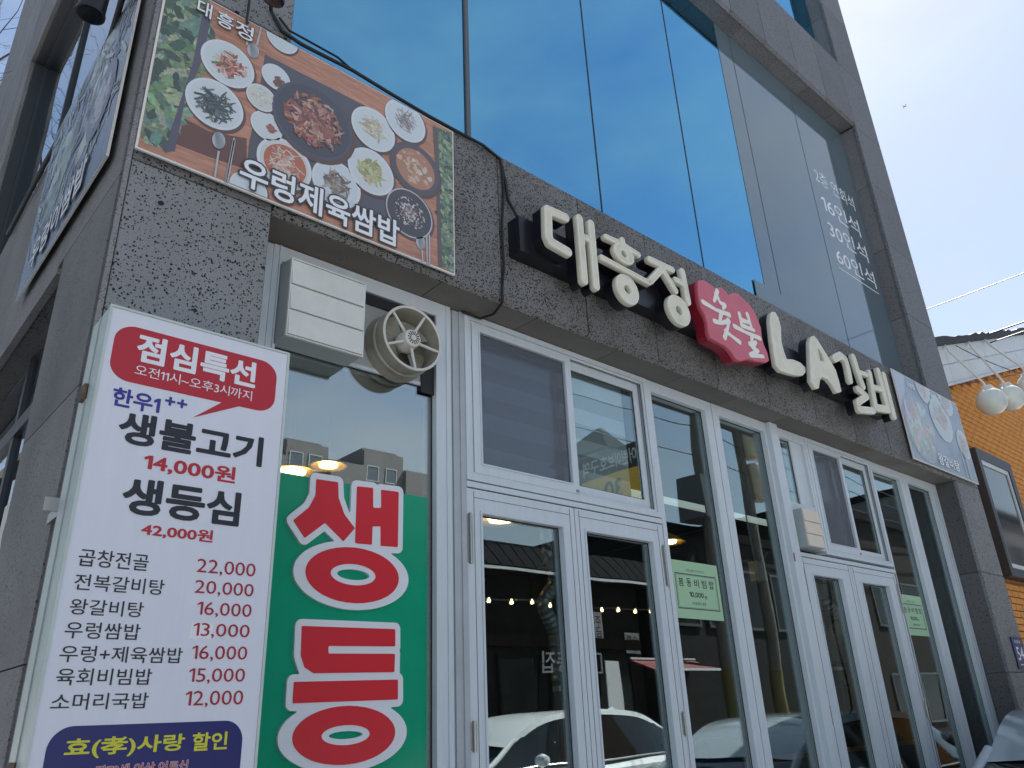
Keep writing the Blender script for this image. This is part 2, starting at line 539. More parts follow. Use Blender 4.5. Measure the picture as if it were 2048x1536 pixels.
def char_mesh(ch, bold):
    k = (ch, bold)
    if k not in _ch:
        vs, fs = text_mesh(ch, bold)
        if ch == '1':       # a one with its flag
            mn = vs.min(0); mx = vs.max(0); w = mx[0] - mn[0]; t = mx[1]
            n = len(vs)
            fl = np.array([(mn[0], t - 0.001, 0), (mn[0], t - w * 1.15, 0), (mn[0] - 0.15, t - w * 1.15 - 0.09, 0), (mn[0] - 0.15, t - 0.11, 0)])
            vs = np.vstack([vs, fl]); fs = list(fs) + [(n, n + 1, n + 2, n + 3)]
        _ch[k] = (vs, fs)
    return _ch[k]


def line_mesh(body, bold, ref):
    V = []; Fc = []; x = 0.0; n = 0; V0 = []
    for ch in body:
        if ch == ' ': x += 0.28; continue
        r0, _ = char_mesh(ch, ref); vs, fs = char_mesh(ch, bold)
        mn = r0.min(0); mx = r0.max(0)
        gap = 0.085 if ord(ch) > 0x2000 else 0.07
        off = np.array([x - mn[0], 0, 0])
        V.append(vs + off); V0.append(r0 + off); Fc += [tuple(i + n for i in f) for f in fs]; n += len(vs)
        x += mx[0] - mn[0] + gap
    return np.vstack(V), Fc, np.vstack(V0)


def bold_mesh(vs, fs, w, key, _c={}):
    """thicken letters evenly: distance field of the glyph outlines, re-contoured at an offset (em units)"""
    if key in _c: return _c[key]
    cnt = {}
    for f in fs:
        for a, b in zip(f, f[1:] + f[:1]):
            k = (min(a, b), max(a, b)); cnt[k] = cnt.get(k, 0) + 1
    seg = [k for k, n in cnt.items() if n == 1]
    A = vs[[a for a, b in seg]][:, :2]; B = vs[[b for a, b in seg]][:, :2]
    mn = vs.min(0) - w - 0.03; mx = vs.max(0) + w + 0.03
    h = 0.0125

    def fn(X, Z):
        d = np.full(X.shape, 1e9); ins = np.zeros(X.shape, bool)
        for a, b in zip(A, B):
            e = b - a
            x0, x1 = min(a[0], b[0]) - w - .06, max(a[0], b[0]) + w + .06
            z0, z1 = min(a[1], b[1]) - w - .06, max(a[1], b[1]) + w + .06
            i0, i1 = np.searchsorted(X[:, 0], [x0, x1]); j0, j1 = np.searchsorted(Z[0], [z0, z1])
            xs = X[i0:i1, j0:j1]; zs = Z[i0:i1, j0:j1]
            t = np.clip(((xs - a[0]) * e[0] + (zs - a[1]) * e[1]) / (e @ e + 1e-12), 0, 1)
            d[i0:i1, j0:j1] = np.minimum(d[i0:i1, j0:j1], np.hypot(xs - a[0] - e[0] * t, zs - a[1] - e[1] * t))
            if a[1] != b[1]:
                c = (a[1] > Z[0]) != (b[1] > Z[0])
                for jj in np.nonzero(c)[0]:
                    xi = a[0] + (Z[0, jj] - a[1]) / (b[1] - a[1]) * e[0]
                    ins[:np.searchsorted(X[:, 0], xi), jj] ^= True
        return np.where(ins, -np.minimum(d, 1), d) - w
    lo = contours(fn, (mn[0], mx[0], mn[1], mx[1]), h, tol=0.0022)
    c = bpy.data.curves.new("p", 'CURVE'); c.dimensions = '2D'; c.fill_mode = 'BOTH'
    for lp in lo:
        sp_ = c.splines.new('POLY'); sp_.points.add(len(lp) - 1); sp_.use_cyclic_u = True
        for p, q in zip(sp_.points, lp): p.co = (q[0], q[1], 0, 1)
    o = bpy.data.objects.new("p", c); me = curve_mesh(o)
    out = (np.array([(v.co.x, v.co.y, 0.0) for v in me.vertices]), [tuple(p.vertices) for p in me.polygons])
    bpy.data.objects.remove(o); bpy.data.curves.remove(c); bpy.data.meshes.remove(me)
    _c[key] = out
    return out


def text(body, box, y, m, parent, name="lettering", bold=0.0, local=False, grow=0.0, ax='X'):
    """box=(x0,x1,z0,z1) is the ink rectangle of the (bold) text; grow adds an outline around it."""
    if '1' in body: vs, fs, _ = line_mesh(body, 0.0, 0.0)
    else: vs, fs = text_mesh(body, 0.0)
    fs = [tuple(f) for f in fs]
    v0 = vs
    if bold: v0, f0 = bold_mesh(vs, fs, bold, (body, bold))
    mn = v0.min(0); mx = v0.max(0)
    if bold + grow > 0: vs, fs = bold_mesh(vs, fs, bold + grow, (body, bold + grow))
    x0, x1, z0, z1 = box
    sx = (x1 - x0) / (mx[0] - mn[0]); sz = (z1 - z0) / (mx[1] - mn[1])
    mb = MB()
    for p in vs:
        a = x0 + (p[0] - mn[0]) * sx; b = z0 + (p[1] - mn[1]) * sz
        mb.v.append((a, y, b) if ax == 'X' else ax(a, b, y))
    mb.f = list(fs); mb.c = [None] * len(fs)
    return mb.build(name, m, parent, local=local)


# ---- signed-distance outlines for the cut letters
def sd_poly(X, Z, P):
    P = np.array(P); d = np.full(X.shape, 1e9); ins = np.zeros(X.shape, bool); n = len(P)
    for i in range(n):
        a = P[i]; b = P[(i + 1) % n]; e = b - a
        wx, wz = X - a[0], Z - a[1]
        t = np.clip((wx * e[0] + wz * e[1]) / (e @ e + 1e-12), 0, 1)
        d = np.minimum(d, (wx - e[0] * t) ** 2 + (wz - e[1] * t) ** 2)
        c = ((a[1] > Z) != (b[1] > Z))
        with np.errstate(divide='ignore', invalid='ignore'):
            xi = a[0] + (Z - a[1]) / (b[1] - a[1] + 1e-15) * e[0]
        ins ^= (c & (X < xi))
    d = np.sqrt(d)
    return np.where(ins, -d, d)


def sd_stroke(X, Z, pts, r):
    d = np.full(X.shape, 1e9)
    rr = r if isinstance(r, (list, tuple)) else [r] * len(pts)
    for i in range(len(pts) - 1):
        a = np.array(pts[i]); b = np.array(pts[i + 1]); e = b - a
        t = np.clip(((X - a[0]) * e[0] + (Z - a[1]) * e[1]) / (e @ e + 1e-12), 0, 1)
        d = np.minimum(d, np.hypot(X - a[0] - e[0] * t, Z - a[1] - e[1] * t) - (rr[i] + (rr[i + 1] - rr[i]) * t))
    return d


def sd_ell(X, Z, c, rx, rz):
    k = np.hypot((X - c[0]) / rx, (Z - c[1]) / rz)
    return (k - 1) * min(rx, rz)


_MS = {1: [(3, 0)], 2: [(0, 1)], 3: [(3, 1)], 4: [(1, 2)], 5: [(3, 0), (1, 2)], 6: [(0, 2)], 7: [(3, 2)], 8: [(2, 3)], 9: [(2, 0)],
       10: [(0, 1), (2, 3)], 11: [(2, 1)], 12: [(1, 3)], 13: [(1, 0)], 14: [(0, 3)]}


def contours(fn, bb, h, tol=0.0006):
    x0, x1, z0, z1 = bb
    xs = np.arange(x0, x1 + h, h); zs = np.arange(z0, z1 + h, h)
    X, Z = np.meshgrid(xs, zs, indexing='ij')
    V = fn(X, Z) + 1e-9
    I = V < 0
    code = I[:-1, :-1] * 1 + I[1:, :-1] * 2 + I[1:, 1:] * 4 + I[:-1, 1:] * 8
    adj = {}; pos = {}

    def ep(i, j, e):
        if e == 0: k = ('h', i, j); a = (i, j); b = (i + 1, j)
        elif e == 1: k = ('v', i + 1, j); a = (i + 1, j); b = (i + 1, j + 1)
        elif e == 2: k = ('h', i, j + 1); a = (i, j + 1); b = (i + 1, j + 1)
        else: k = ('v', i, j); a = (i, j); b = (i, j + 1)
        if k not in pos:
            va, vb = V[a], V[b]; t = va / (va - vb)
            pos[k] = (xs[a[0]] + (xs[b[0]] - xs[a[0]]) * t, zs[a[1]] + (zs[b[1]] - zs[a[1]]) * t)
        return k
    for i, j in zip(*np.nonzero((code > 0) & (code < 15))):
        for a, b in _MS[int(code[i, j])]:
            ka, kb = ep(i, j, a), ep(i, j, b)
            adj.setdefault(ka, []).append(kb); adj.setdefault(kb, []).append(ka)
    loops = []; seen = set()
    for k in adj:
        if k in seen: continue
        lp = [k]; seen.add(k); cur = k
        while True:
            nx = [q for q in adj[cur] if q not in seen]
            if not nx: break
            cur = nx[0]; seen.add(cur); lp.append(cur)
        if len(lp) > 5: loops.append(simp([pos[q] for q in lp], tol))
    return loops


def simp(P, tol):
    P = np.array(P)

    def dp(a, b):
        if b <= a + 1: return []
        e = P[b] - P[a]; w = P[a + 1:b] - P[a]
        L = np.hypot(*e)
        d = np.abs(w[:, 0] * e[1] - w[:, 1] * e[0]) / L if L > 1e-9 else np.hypot(w[:, 0], w[:, 1])
        k = int(np.argmax(d))
        if d[k] < tol: return []
        k += a + 1
        return dp(a, k) + [k] + dp(k, b)
    m = len(P) // 2
    idx = [0] + dp(0, m) + [m] + dp(m, len(P) - 1) + [len(P) - 1]
    return [tuple(P[i]) for i in idx]


def plate(loops, y0, y1, name, m, parent, bevel=0.0, local=False, smooth=False):
    """flat shape in XZ given by outer loops and holes, thickness y0 (front) to y1 (back)"""
    c = bpy.data.curves.new("p", 'CURVE'); c.dimensions = '2D'; c.fill_mode = 'BOTH'
    for lp in loops:
        s = c.splines.new('POLY'); s.points.add(len(lp) - 1); s.use_cyclic_u = True
        for p, q in zip(s.points, lp): p.co = (q[0], q[1], 0, 1)
    c.extrude = max((y1 - y0) / 2 - bevel, 0.0); c.bevel_depth = bevel; c.bevel_resolution = 1; c.offset = -bevel
    o = bpy.data.objects.new("p", c)
    me = curve_mesh(o)
    bpy.data.objects.remove(o); bpy.data.curves.remove(c)
    ym = (y0 + y1) / 2
    for v in me.vertices:
        v.co = (v.co.x, ym - v.co.z, v.co.y)
    me.name = name
    if smooth:
        me.polygons.foreach_set('use_smooth', [True] * len(me.polygons))
        try: me.set_sharp_from_angle(angle=math.radians(35))
        except Exception: pass
    return link(name, me, m, parent, local)


def copy_tree(o, parent=None):
    c = o.copy(); COL.objects.link(c)
    if parent is not None: c.parent = parent
    for ch in o.children: copy_tree(ch, c)
    return c

# ------------------------------------------------------------------ ground
gmb = MB(); gmb.poly([(-400, -400, -0.15), (400, -400, -0.15), (400, 400, -0.15), (-400, 400, -0.15)])
struct(gmb.build("ground", "paving"))
struct(MB().box(-120, 120, -7.2, -1.75, -0.146, -0.03).build("road", "asphalt"))
struct(MB().box(-120, 120, -1.75, 9.5, -0.146, 0.08).build("pavement", "paving"))
struct(MB().box(-120, 120, -8.6, -7.2, -0.146, 0.08).build("opposite_pavement", "paving"))
ln_ = MB()
for i in range(-20, 30): ln_.box(i * 4.0, i * 4.0 + 2.0, -4.55, -4.43, -0.03, -0.026)
struct(ln_.build("road_marking", "road_white"))

# ------------------------------------------------------------------ the restaurant building
BL = thing("restaurant_building", "grey pitted basalt corner building with a tall blue glass upper floor and aluminium shopfront", "building", (4.6, 0, 0))
GAP = 0.0025
ZTOP = 12.6


def panel(x0, x1, z0, z1, m, y=0.0, th=0.03, ch=0.004, bot=None):
    return MB().slab(x0 + GAP, x1 - GAP, z0 + GAP, z1 - GAP, y, th, ch, bot).build("stone_panel", m, BL)


# core behind the cladding
core = MB()
core.box(0.545, 1.03, 0.032, 0.86, 0.08, 3.50)          # left pier
core.box(0.545, 1.045, 0.032, 0.86, 4.455, ZTOP)
core.box(8.17, 8.68, 0.032, 9.3, 0.08, ZTOP)             # right pier and party wall
core.box(0.56, 8.17, 0.032, 0.185, 3.535, 4.42)          # lintel
core.box(1.06, 8.17, 0.185, 0.42, 3.60, 4.40)
core.box(0.545, 8.17, 0.042, 0.42, 7.92, 8.80)           # band between the upper floors
core.box(0.56, 8.17, 9.0, 9.3, 0.08, ZTOP)               # back wall
core.box(0.56, 8.17, 0.40, 9.0, ZTOP - 0.3, ZTOP)        # roof
core.build("wall", "mortar", BL)
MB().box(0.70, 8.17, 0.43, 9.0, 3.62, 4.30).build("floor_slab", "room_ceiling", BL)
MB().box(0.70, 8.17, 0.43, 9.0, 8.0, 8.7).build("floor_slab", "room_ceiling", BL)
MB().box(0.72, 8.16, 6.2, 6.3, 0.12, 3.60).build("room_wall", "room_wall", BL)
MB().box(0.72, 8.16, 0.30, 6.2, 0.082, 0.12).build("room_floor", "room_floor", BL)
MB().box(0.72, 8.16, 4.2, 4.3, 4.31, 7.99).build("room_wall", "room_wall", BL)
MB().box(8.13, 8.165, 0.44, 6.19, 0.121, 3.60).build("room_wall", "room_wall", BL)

rows = [0.08, 0.88, 1.75, 2.63, 3.507, 4.46, 5.33, 6.2, 7.05, 7.87, 8.862, 9.9, 10.9, 11.8, ZTOP]
# left pier front, with its chamfered corner rib
for i in range(len(rows) - 1):
    z0, z1 = rows[i], rows[i + 1]
    xr = 1.075 if z0 > 4.4 else 1.062
    panel(0.515, xr, z0, z1, "stone_pier")
    # right pier
    xl = 8.146 if z1 <= 3.6 else 8.055
    panel(xl, 8.71, z0, z1, "stone_upper" if z0 > 4.4 else "stone_pier")
# rib: a slim rounded arris at the corner, and the dark return of the corner stones
MB().hexa([(0.499, 0.016, 0.08), (0.5135, 0.0, 0.08), (0.5135, 0.03, 0.08), (0.501, 0.03, 0.08),
           (0.499, 0.016, ZTOP), (0.5135, 0.0, ZTOP), (0.5135, 0.03, ZTOP), (0.501, 0.03, ZTOP)]).build("corner_rib", "stone_side", BL)

# lintel panels
jx = [1.062, 1.68, 2.318, 2.958, 3.583, 4.206, 4.835, 5.50, 6.13, 6.76, 7.40, 8.055]
for a, b in zip(jx[:-1], jx[1:]):
    panel(a, b, 3.507, 4.46, "stone_beam", bot=0.022)
for a, b in zip([1.075] + jx[1:-1], jx[1:]):
    panel(a, b, 7.87, 8.862, "stone_upper", bot=0.03)
# coping of the beam (sill of the upper windows)
for a, b in zip([1.075] + jx[1:-1], jx[1:]):
    MB().box(a + GAP, b - GAP, 0.034, 0.192, 4.425, 4.452).build("sill_stone", "stone_beam", BL)
# soffit stones over the shopfront
for a, b in zip(jx[:-1], [1.95, 2.57, 3.227, 3.86, 4.47, 5.12, 5.76, 6.42, 7.06, 7.68, 8.146]):
    pass
sx = [1.062, 1.95, 2.57, 3.227, 3.86, 4.471, 5.12, 5.76, 6.42, 7.06, 7.68, 8.146]
for a, b in zip(sx[:-1], sx[1:]):
    MB().box(a + GAP, b - GAP, 0.030, 0.36, 3.509, 3.534).build("soffit_stone", "stone_soffit", BL)
# jambs of the shopfront opening
for i in range(4):
    z0, z1 = rows[i], rows[i + 1]
    MB().hexa([(8.146, 0.034, z0 + GAP), (8.150, 0.031, z0 + GAP), (8.168, 0.031, z0 + GAP), (8.168, 0.36, z0 + GAP),
               (8.146, 0.034, z1 - GAP), (8.150, 0.031, z1 - GAP), (8.168, 0.031, z1 - GAP), (8.168, 0.36, z1 - GAP)]) \
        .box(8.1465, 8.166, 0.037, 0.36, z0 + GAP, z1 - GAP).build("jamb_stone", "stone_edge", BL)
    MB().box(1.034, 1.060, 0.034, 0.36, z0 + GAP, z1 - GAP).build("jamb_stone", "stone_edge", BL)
# reveals of the upper windows: chamfer strip and inner lining, right jamb and head
for (zb, zt) in ((4.455, 7.87), (8.862, ZTOP - 0.4)):
    n = 4
    for i in range(n):
        a = zb + (zt - zb) * i / n + GAP; b = zb + (zt - zb) * (i + 1) / n - GAP
        MB().hexa([(8.057, 0.034, a), (8.075, 0.0325, a), (8.169, 0.0325, a), (8.169, 0.42, a), (8.057, 0.034, b), (8.075, 0.0325, b), (8.169, 0.0325, b), (8.169, 0.42, b)]) \
            .box(8.065, 8.169, 0.05, 0.42, a, b).build("jamb_stone", "stone_upper", BL)
        MB().box(1.047, 1.073, 0.034, 0.42, a, b).build("jamb_stone", "stone_upper", BL)
for a, b in zip([1.077] + sx[1:-1], sx[1:-1] + [8.064]):
    MB().box(a + GAP, b - GAP, 0.034, 0.42, 7.885, 7.915).build("soffit_stone", "stone_upper", BL)

# ---- the side elevation (turned about one degree): local s along it, n inward


def S(s, n, z): return (0.510 - 0.016 * s + n, s, z)


def sbox(mb, s0, s1, n0, n1, z0, z1):
    return mb.hexa([S(s0, n0, z0), S(s0, n1, z0), S(s1, n1, z0), S(s1, n0, z0), S(s0, n0, z1), S(s0, n1, z1), S(s1, n1, z1), S(s1, n0, z1)])


for i in range(len(rows) - 1):
    z0, z1 = rows[i] + GAP, rows[i + 1] - GAP
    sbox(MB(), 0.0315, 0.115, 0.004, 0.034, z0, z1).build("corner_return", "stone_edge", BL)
    if z1 < 3.6:
        sbox(MB(), 0.118, 0.868, 0.0, 0.034, z0, z1).build("side_panel", "stone_side", BL)
    else:
        sbox(MB(), 0.118, 0.97, 0.0, 0.034, z0, z1).build("side_panel", "stone_side", BL)
for (a, b) in ((0.972, 2.2), (2.2, 3.4), (3.4, 4.6), (4.6, 5.8), (5.8, 7.0), (7.0, 8.2), (8.2, 9.28)):
    sbox(MB(), a + GAP, b - GAP, 0.0, 0.034, 3.478, 4.78).build("side_panel", "stone_side", BL)
    sbox(MB(), a + GAP, b - GAP, 0.0, 0.034, 8.06, 9.2).build("side_panel", "stone_side", BL)
    sbox(MB(), a + GAP, b - GAP, 0.0, 0.034, 9.205, ZTOP).build("side_panel", "stone_side", BL)
    if a > 5.0:
        for (p, q) in ((4.785, 5.9), (5.9, 7.0), (7.0, 8.055)):
            sbox(MB(), a + GAP, b - GAP, 0.0, 0.034, p, q).build("side_panel", "stone_side", BL)
sbox(MB(), 5.13, 5.795, 0.0, 0.034, 4.785, 8.055).build("side_panel", "stone_side", BL)
cs = MB()
sbox(cs, 0.868, 9.28, 0.036, 0.20, 3.52, 4.76)
sbox(cs, 5.15, 9.28, 0.036, 0.20, 4.77, 8.06)
sbox(cs, 0.97, 9.28, 0.036, 0.20, 8.08, ZTOP)
sbox(cs, 7.0, 9.28, 0.0, 0.20, 0.08, 3.47)
cs.build("wall", "mortar", BL)
# reveal linings
rv = MB()
sbox(rv, 5.06, 5.128, 0.036, 0.19, 4.79, 8.05); sbox(rv, 0.975, 5.06, 0.036, 0.19, 8.0, 8.05); sbox(rv, 0.972, 1.03, 0.036, 0.19, 4.79, 8.0)
rv.build("reveal", "dark_frame", BL)
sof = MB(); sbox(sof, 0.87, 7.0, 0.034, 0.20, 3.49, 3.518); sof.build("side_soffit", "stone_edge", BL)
# upper side window
sw = MB()
sbox(sw, 1.035, 1.10, 0.12, 0.17, 4.80, 7.99); sbox(sw, 4.99, 5.055, 0.12, 0.17, 4.80, 7.99)
sbox(sw, 1.10, 4.99, 0.12, 0.17, 4.80, 4.86); sbox(sw, 1.10, 4.99, 0.12, 0.17, 7.93, 7.99); sbox(sw, 3.0, 3.05, 0.12, 0.17, 4.86, 7.93)
sw_o = sw.build("window", "dark_frame", BL)
for a, b in ((1.10, 3.0), (3.05, 4.99)):
    g = MB(); sbox(g, a, b, 0.143, 0.149, 4.86, 7.93); g.build("pane", "glass_side", sw_o)
inn = MB()
for a in (1.35, 2.0, 2.75): sbox(inn, a, a + 0.05, 0.22, 0.27, 4.82, 6.9)
sbox(inn, 1.35, 2.8, 0.275, 0.30, 6.9, 6.95); sbox(inn, 1.35, 2.8, 0.275, 0.30, 5.7, 5.74)
inn.build("mirror_bars", "white_frame", sw_o)  # white bars added in place of mirrored window frames
bl_ = MB(); sbox(bl_, 1.5, 2.7, 0.34, 0.345, 4.9, 6.4); bl_.build("window_blind", "blind", sw_o)
# ground-floor side glazing in the recess
lw_ = MB()
for s0 in (0.89, 2.0, 3.1, 4.2, 5.3, 6.4): sbox(lw_, s0, s0 + 0.06, 0.13, 0.18, 0.12, 3.48)
sbox(lw_, 0.89, 6.46, 0.125, 0.185, 3.02, 3.10)
lw_o = lw_.build("window", "dark_frame", BL)
for s0 in (0.89, 2.0, 3.1, 4.2, 5.3):
    for (a, b) in ((0.13, 3.02), (3.10, 3.48)):
        g = MB(); sbox(g, s0 + 0.06, s0 + 1.11, 0.150, 0.156, a, b); g.build("pane", "glass_side", lw_o)

# ---- upper front glazing
mull = [1.074, 2.275, 3.421, 4.568, 5.712, 6.875, 8.06]
for (zb, zt) in ((4.455, 7.884), (8.87, ZTOP - 0.45)):
    fr = MB()
    fr.box(1.076, 8.064, 0.205, 0.26, zb, zb + 0.03); fr.box(1.076, 8.064, 0.205, 0.26, zt - 0.02, zt)
    cwo = fr.build("glazing_frame", "dark_frame", BL)
    for i in range(6):
        a, b = mull[i], mull[i + 1]
        MB().box(a + 0.006, b - 0.006, 0.192, 0.20, zb + 0.002, zt - 0.002).build("pane", "glass_up", cwo)
        if 0 < i:
            if i == 1:
                MB().box(a - 0.022, a + 0.006, 0.178, 0.192, zb, zt).build("mullion", "sealant", cwo)
            else:
                MB().box(a - 0.006, a + 0.006, 0.1895, 0.203, zb, zt).build("mullion", "gasket", cwo)
            MB().box(a - 0.03, a + 0.03, 0.21, 0.27, zb, zt).build("mullion", "alu_dark", cwo)
fo = MB().box(5.46, 5.705, 0.1885, 0.1915, 4.456, 7.87).build("window_film", "film_grey", BL)
MB().box(5.719, 6.868, 0.1885, 0.1915, 4.456, 7.87).build("window_film", "film_grey", BL)
MB().box(6.882, 8.06, 0.1885, 0.1915, 4.456, 7.87).build("window_film", "film_grey", BL)
MB().box(5.28, 6.6, 0.180, 0.186, 4.455, 4.82).build("sill_strip", "film_grey", BL)  # plain grey strip along the foot of the panes

# ------------------------------------------------------------------ shopfront
FY0, FY1 = 0.20, 0.285      # frame depth
GY0, GY1 = 0.236, 0.242     # glass
ZH = 3.507


def pane(x0, x1, z0, z1, par, m="glass_low", y0=GY0, y1=GY1):
    return MB().box(x0 + 0.002, x1 - 0.002, y0, y1, z0 + 0.002, z1 - 0.002).build("pane", m, par)


def bead(mb, x0, x1, z0, z1, y, w=0.008, pr=0.006):
    mb.frame(x0, x1, z0, z1, y - pr, y + 0.001, w)
    return mb


def gask(x0, x1, z0, z1, par, y=GY0 - 0.002, w=0.006):
    MB().frame(x0, x1, z0, z1, y, y + 0.003, w).build("gasket", "gasket", par)


# bay 1: the window with the fan panel above and the green sheet below
w1 = MB(); w1.frame(1.170, 2.13, 0.10, ZH - 0.002, FY0, FY1, 0.042, 0.088, 0.05, 0.075)
w1.box(1.0625, 1.1695, 0.204, FY1, 0.10, ZH - 0.004)
w1.box(1.212, 2.042, 0.222, FY1, 3.035, 3.052)
w1.box(1.1955, 1.2005, 0.192, 0.201, 0.10, ZH - 0.004); w1.box(2.10, 2.104, 0.194, 0.201, 0.10, ZH - 0.004)
w1_o = w1.build("window", "alu", BL)
pane(1.212, 2.042, 0.15, 3.035, w1_o, "glass_bay")
gask(1.212, 2.042, 0.15, 3.035, w1_o)
MB().box(1.2125, 2.041, 0.225, 0.232, 3.053, 3.43).build("closing_plate", "plate_panel", w1_o)
MB().box(1.965, 2.0415, 0.218, 0.2245, 3.00, 3.36).build("dark_slot", "gasket", w1_o)
MB().box(1.63, 2.04, 0.212, 0.2245, 3.375, 3.428).build("dark_slot", "gasket", w1_o)
MB().box(1.995, 2.0415, 0.243, 0.262, 0.15, 3.035).build("dark_slot", "dark_frame", w1_o)
# coupling between bay 1 and the door bay
MB().box(2.1325, 2.152, 0.222, FY1, 0.10, ZH - 0.003).box(2.152, 2.19, 0.212, FY1, 0.10, ZH - 0.003).box(2.190, 2.2195, 0.203, FY1, 0.10, ZH - 0.003).build("frame_post", "alu_dark", BL)


def slider(x0, x1, z0, z1, xm, nm="window"):
    """two-light sliding window: left screen sash in front, right glass sash"""
    f = MB(); f.frame(x0, x1, z0, z1, 0.196, FY1, 0.032, 0.03, 0.030, 0.030)
    f.frame(x0 + 0.034, x1 - 0.032, z0 + 0.032, z1 - 0.032, 0.204, 0.212, 0.012)
    fo_ = f.build(nm, "alu", BL)
    a0, a1 = x0 + 0.050, xm + 0.026
    s1 = MB(); s1.frame(a0, a1, z0 + 0.042, z1 - 0.042, 0.200, 0.226, 0.048, 0.05, 0.05, 0.04)
    bead(s1, a0 + 0.042, a1 - 0.044, z0 + 0.086, z1 - 0.076, 0.2)
    s1.build("sash", "alu", fo_)
    s2 = MB(); s2.frame(xm + 0.028, x1 - 0.052, z0 + 0.042, z1 - 0.042, 0.232, 0.256, 0.03, 0.045, 0.06, 0.055)
    s2.build("sash", "alu", fo_)
    MB().box(a0 + 0.05, a1 - 0.052, 0.213, 0.2145, z0 + 0.094, z1 - 0.084).build("insect_screen", "screen_mesh", fo_)
    pane(a0 + 0.05, a1 - 0.052, z0 + 0.094, z1 - 0.084, fo_, y0=0.260, y1=0.266)
    pane(xm + 0.058, x1 - 0.097, z0 + 0.102, z1 - 0.097, fo_, y0=0.243, y1=0.248)
    gask(a0 + 0.05, a1 - 0.052, z0 + 0.094, z1 - 0.084, fo_, y=0.2165)
    MB().frame(x0 + 0.0465, x1 - 0.0445, z0 + 0.0385, z1 - 0.0385, 0.2145, 0.2165, 0.0035).build("track_gap", "gasket", fo_)
    gask(xm + 0.058, x1 - 0.097, z0 + 0.102, z1 - 0.097, fo_, y=0.240)
    # latch
    MB().box(a1 - 0.03, a1 - 0.01, 0.192, 0.199, z0 + 0.05, z0 + 0.062).build("latch", "steel", fo_)
    return fo_


def doors(x0, x1, zt, xm, gl, hinges=True):
    """double leaf aluminium door; gl = the four glass edges"""
    fr = MB()
    fr.box(x0, x1, 0.200, FY1, zt + 0.006, zt + 0.034)
    fr.build("door_head", "alu", BL)
    MB().box(x0 + 0.012, x1 - 0.012, 0.21, 0.26, zt + 0.0005, zt + 0.0055).build("door_gap", "gasket", BL)
    MB().box(xm - 0.0025, xm + 0.0025, 0.215, 0.26, 0.11, zt).build("door_gap", "gasket", BL)
    for k, (a, b, g0, g1) in enumerate(((x0 + 0.012, xm - 0.003, gl[0], gl[1]), (xm + 0.003, x1 - 0.012, gl[2], gl[3]))):
        d = MB(); d.frame(a, b, 0.11, zt, 0.205, 0.262, g0 - a, b - g1, 0.28, 0.115)
        bead(d, g0 - 0.012, g1 + 0.012, 0.39 - 0.012, zt - 0.115 + 0.012, 0.205, 0.011, 0.007)
        do = d.build("door", "alu", BL)
        MB().box(a + 0.03, a + 0.0325, 0.2035, 0.2055, 0.12, zt - 0.01).build("groove", "sealant", do)
        MB().box(b - 0.0345, b - 0.032, 0.2035, 0.2055, 0.12, zt - 0.01).build("groove", "sealant", do)
        MB().box(a + 0.034, b - 0.036, 0.2035, 0.2055, zt - 0.0425, zt - 0.040).build("groove", "sealant", do)
        pane(g0, g1, 0.39, zt - 0.115, do)
        gask(g0, g1, 0.39, zt - 0.115, do)
        # dark strip behind the right edge of the glass
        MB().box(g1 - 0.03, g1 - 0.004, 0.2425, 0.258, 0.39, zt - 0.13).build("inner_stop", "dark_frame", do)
        hx = a + 0.002 if k == 0 else b - 0.002
        for (h0, h1) in ((2.21, 2.44), (1.43, 1.545), (0.5, 0.62)):
            h = MB()
            h.cyl((hx, 0.196, h0), (hx, 0.196, h1), 0.006, n=8)
            nb = int((h1 - h0) / 0.03)
            for i in range(nb + 1):
                h.cyl((hx, 0.196, h0 + i * (h1 - h0) / nb - 0.003), (hx, 0.196, h0 + i * (h1 - h0) / nb + 0.003), 0.009, n=8)
            h.box(hx - 0.016, hx + 0.016, 0.2005, 0.2035, h0 + 0.004, h1 - 0.004)
            h.build("hinge", "steel", do)
        hxx = xm - 0.045 if k == 0 else xm + 0.045
        MB().cyl((hxx, 0.16, 0.85), (hxx, 0.16, 1.15), 0.011, n=10).cyl((hxx, 0.16, 0.88), (hxx, 0.206, 0.88), 0.007, n=8).cyl((hxx, 0.16, 1.12), (hxx, 0.206, 1.12), 0.007, n=8).build("handle", "steel", do)


# bay 2
slider(2.22, 3.685, 2.605, ZH - 0.002, 2.972)
doors(2.22, 3.685, 2.565, 2.945, (2.311, 2.848, 3.023, 3.575))
MB().box(2.2205, 2.231, 0.204, FY1, 0.10, 2.565).build("door_jamb", "alu", BL)
MB().box(3.674, 3.684, 0.204, FY1, 0.10, 2.565).build("door_jamb", "alu", BL)
# striped roller blind behind the slider
bs = MB()
bd = MB()
for i in range(9):
    (bs if i % 2 else bd).box(2.34, 3.55, 0.30, 0.303, 2.64 + i * 0.095, 2.64 + (i + 1) * 0.095)
bs.build("roller_blind", "blind", BL); bd.build("roller_blind", "blind_dark", BL)


def fixed(x0, x1, z0, z1, l, r, t=0.075, b=0.06):
    f = MB(); f.frame(x0, x1, z0, z1, FY0, FY1, l, r, b, t)
    bead(f, x0 + l - 0.012, x1 - r + 0.012, z0 + b - 0.012, z1 - t + 0.012, FY0 + 0.004, 0.010, 0.003)
    o = f.build("window", "alu", BL)
    pane(x0 + l, x1 - r, z0 + b, z1 - t, o)
    gask(x0 + l, x1 - r, z0 + b, z1 - t, o)
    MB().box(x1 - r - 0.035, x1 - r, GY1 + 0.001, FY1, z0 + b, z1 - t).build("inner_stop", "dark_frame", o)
    return o


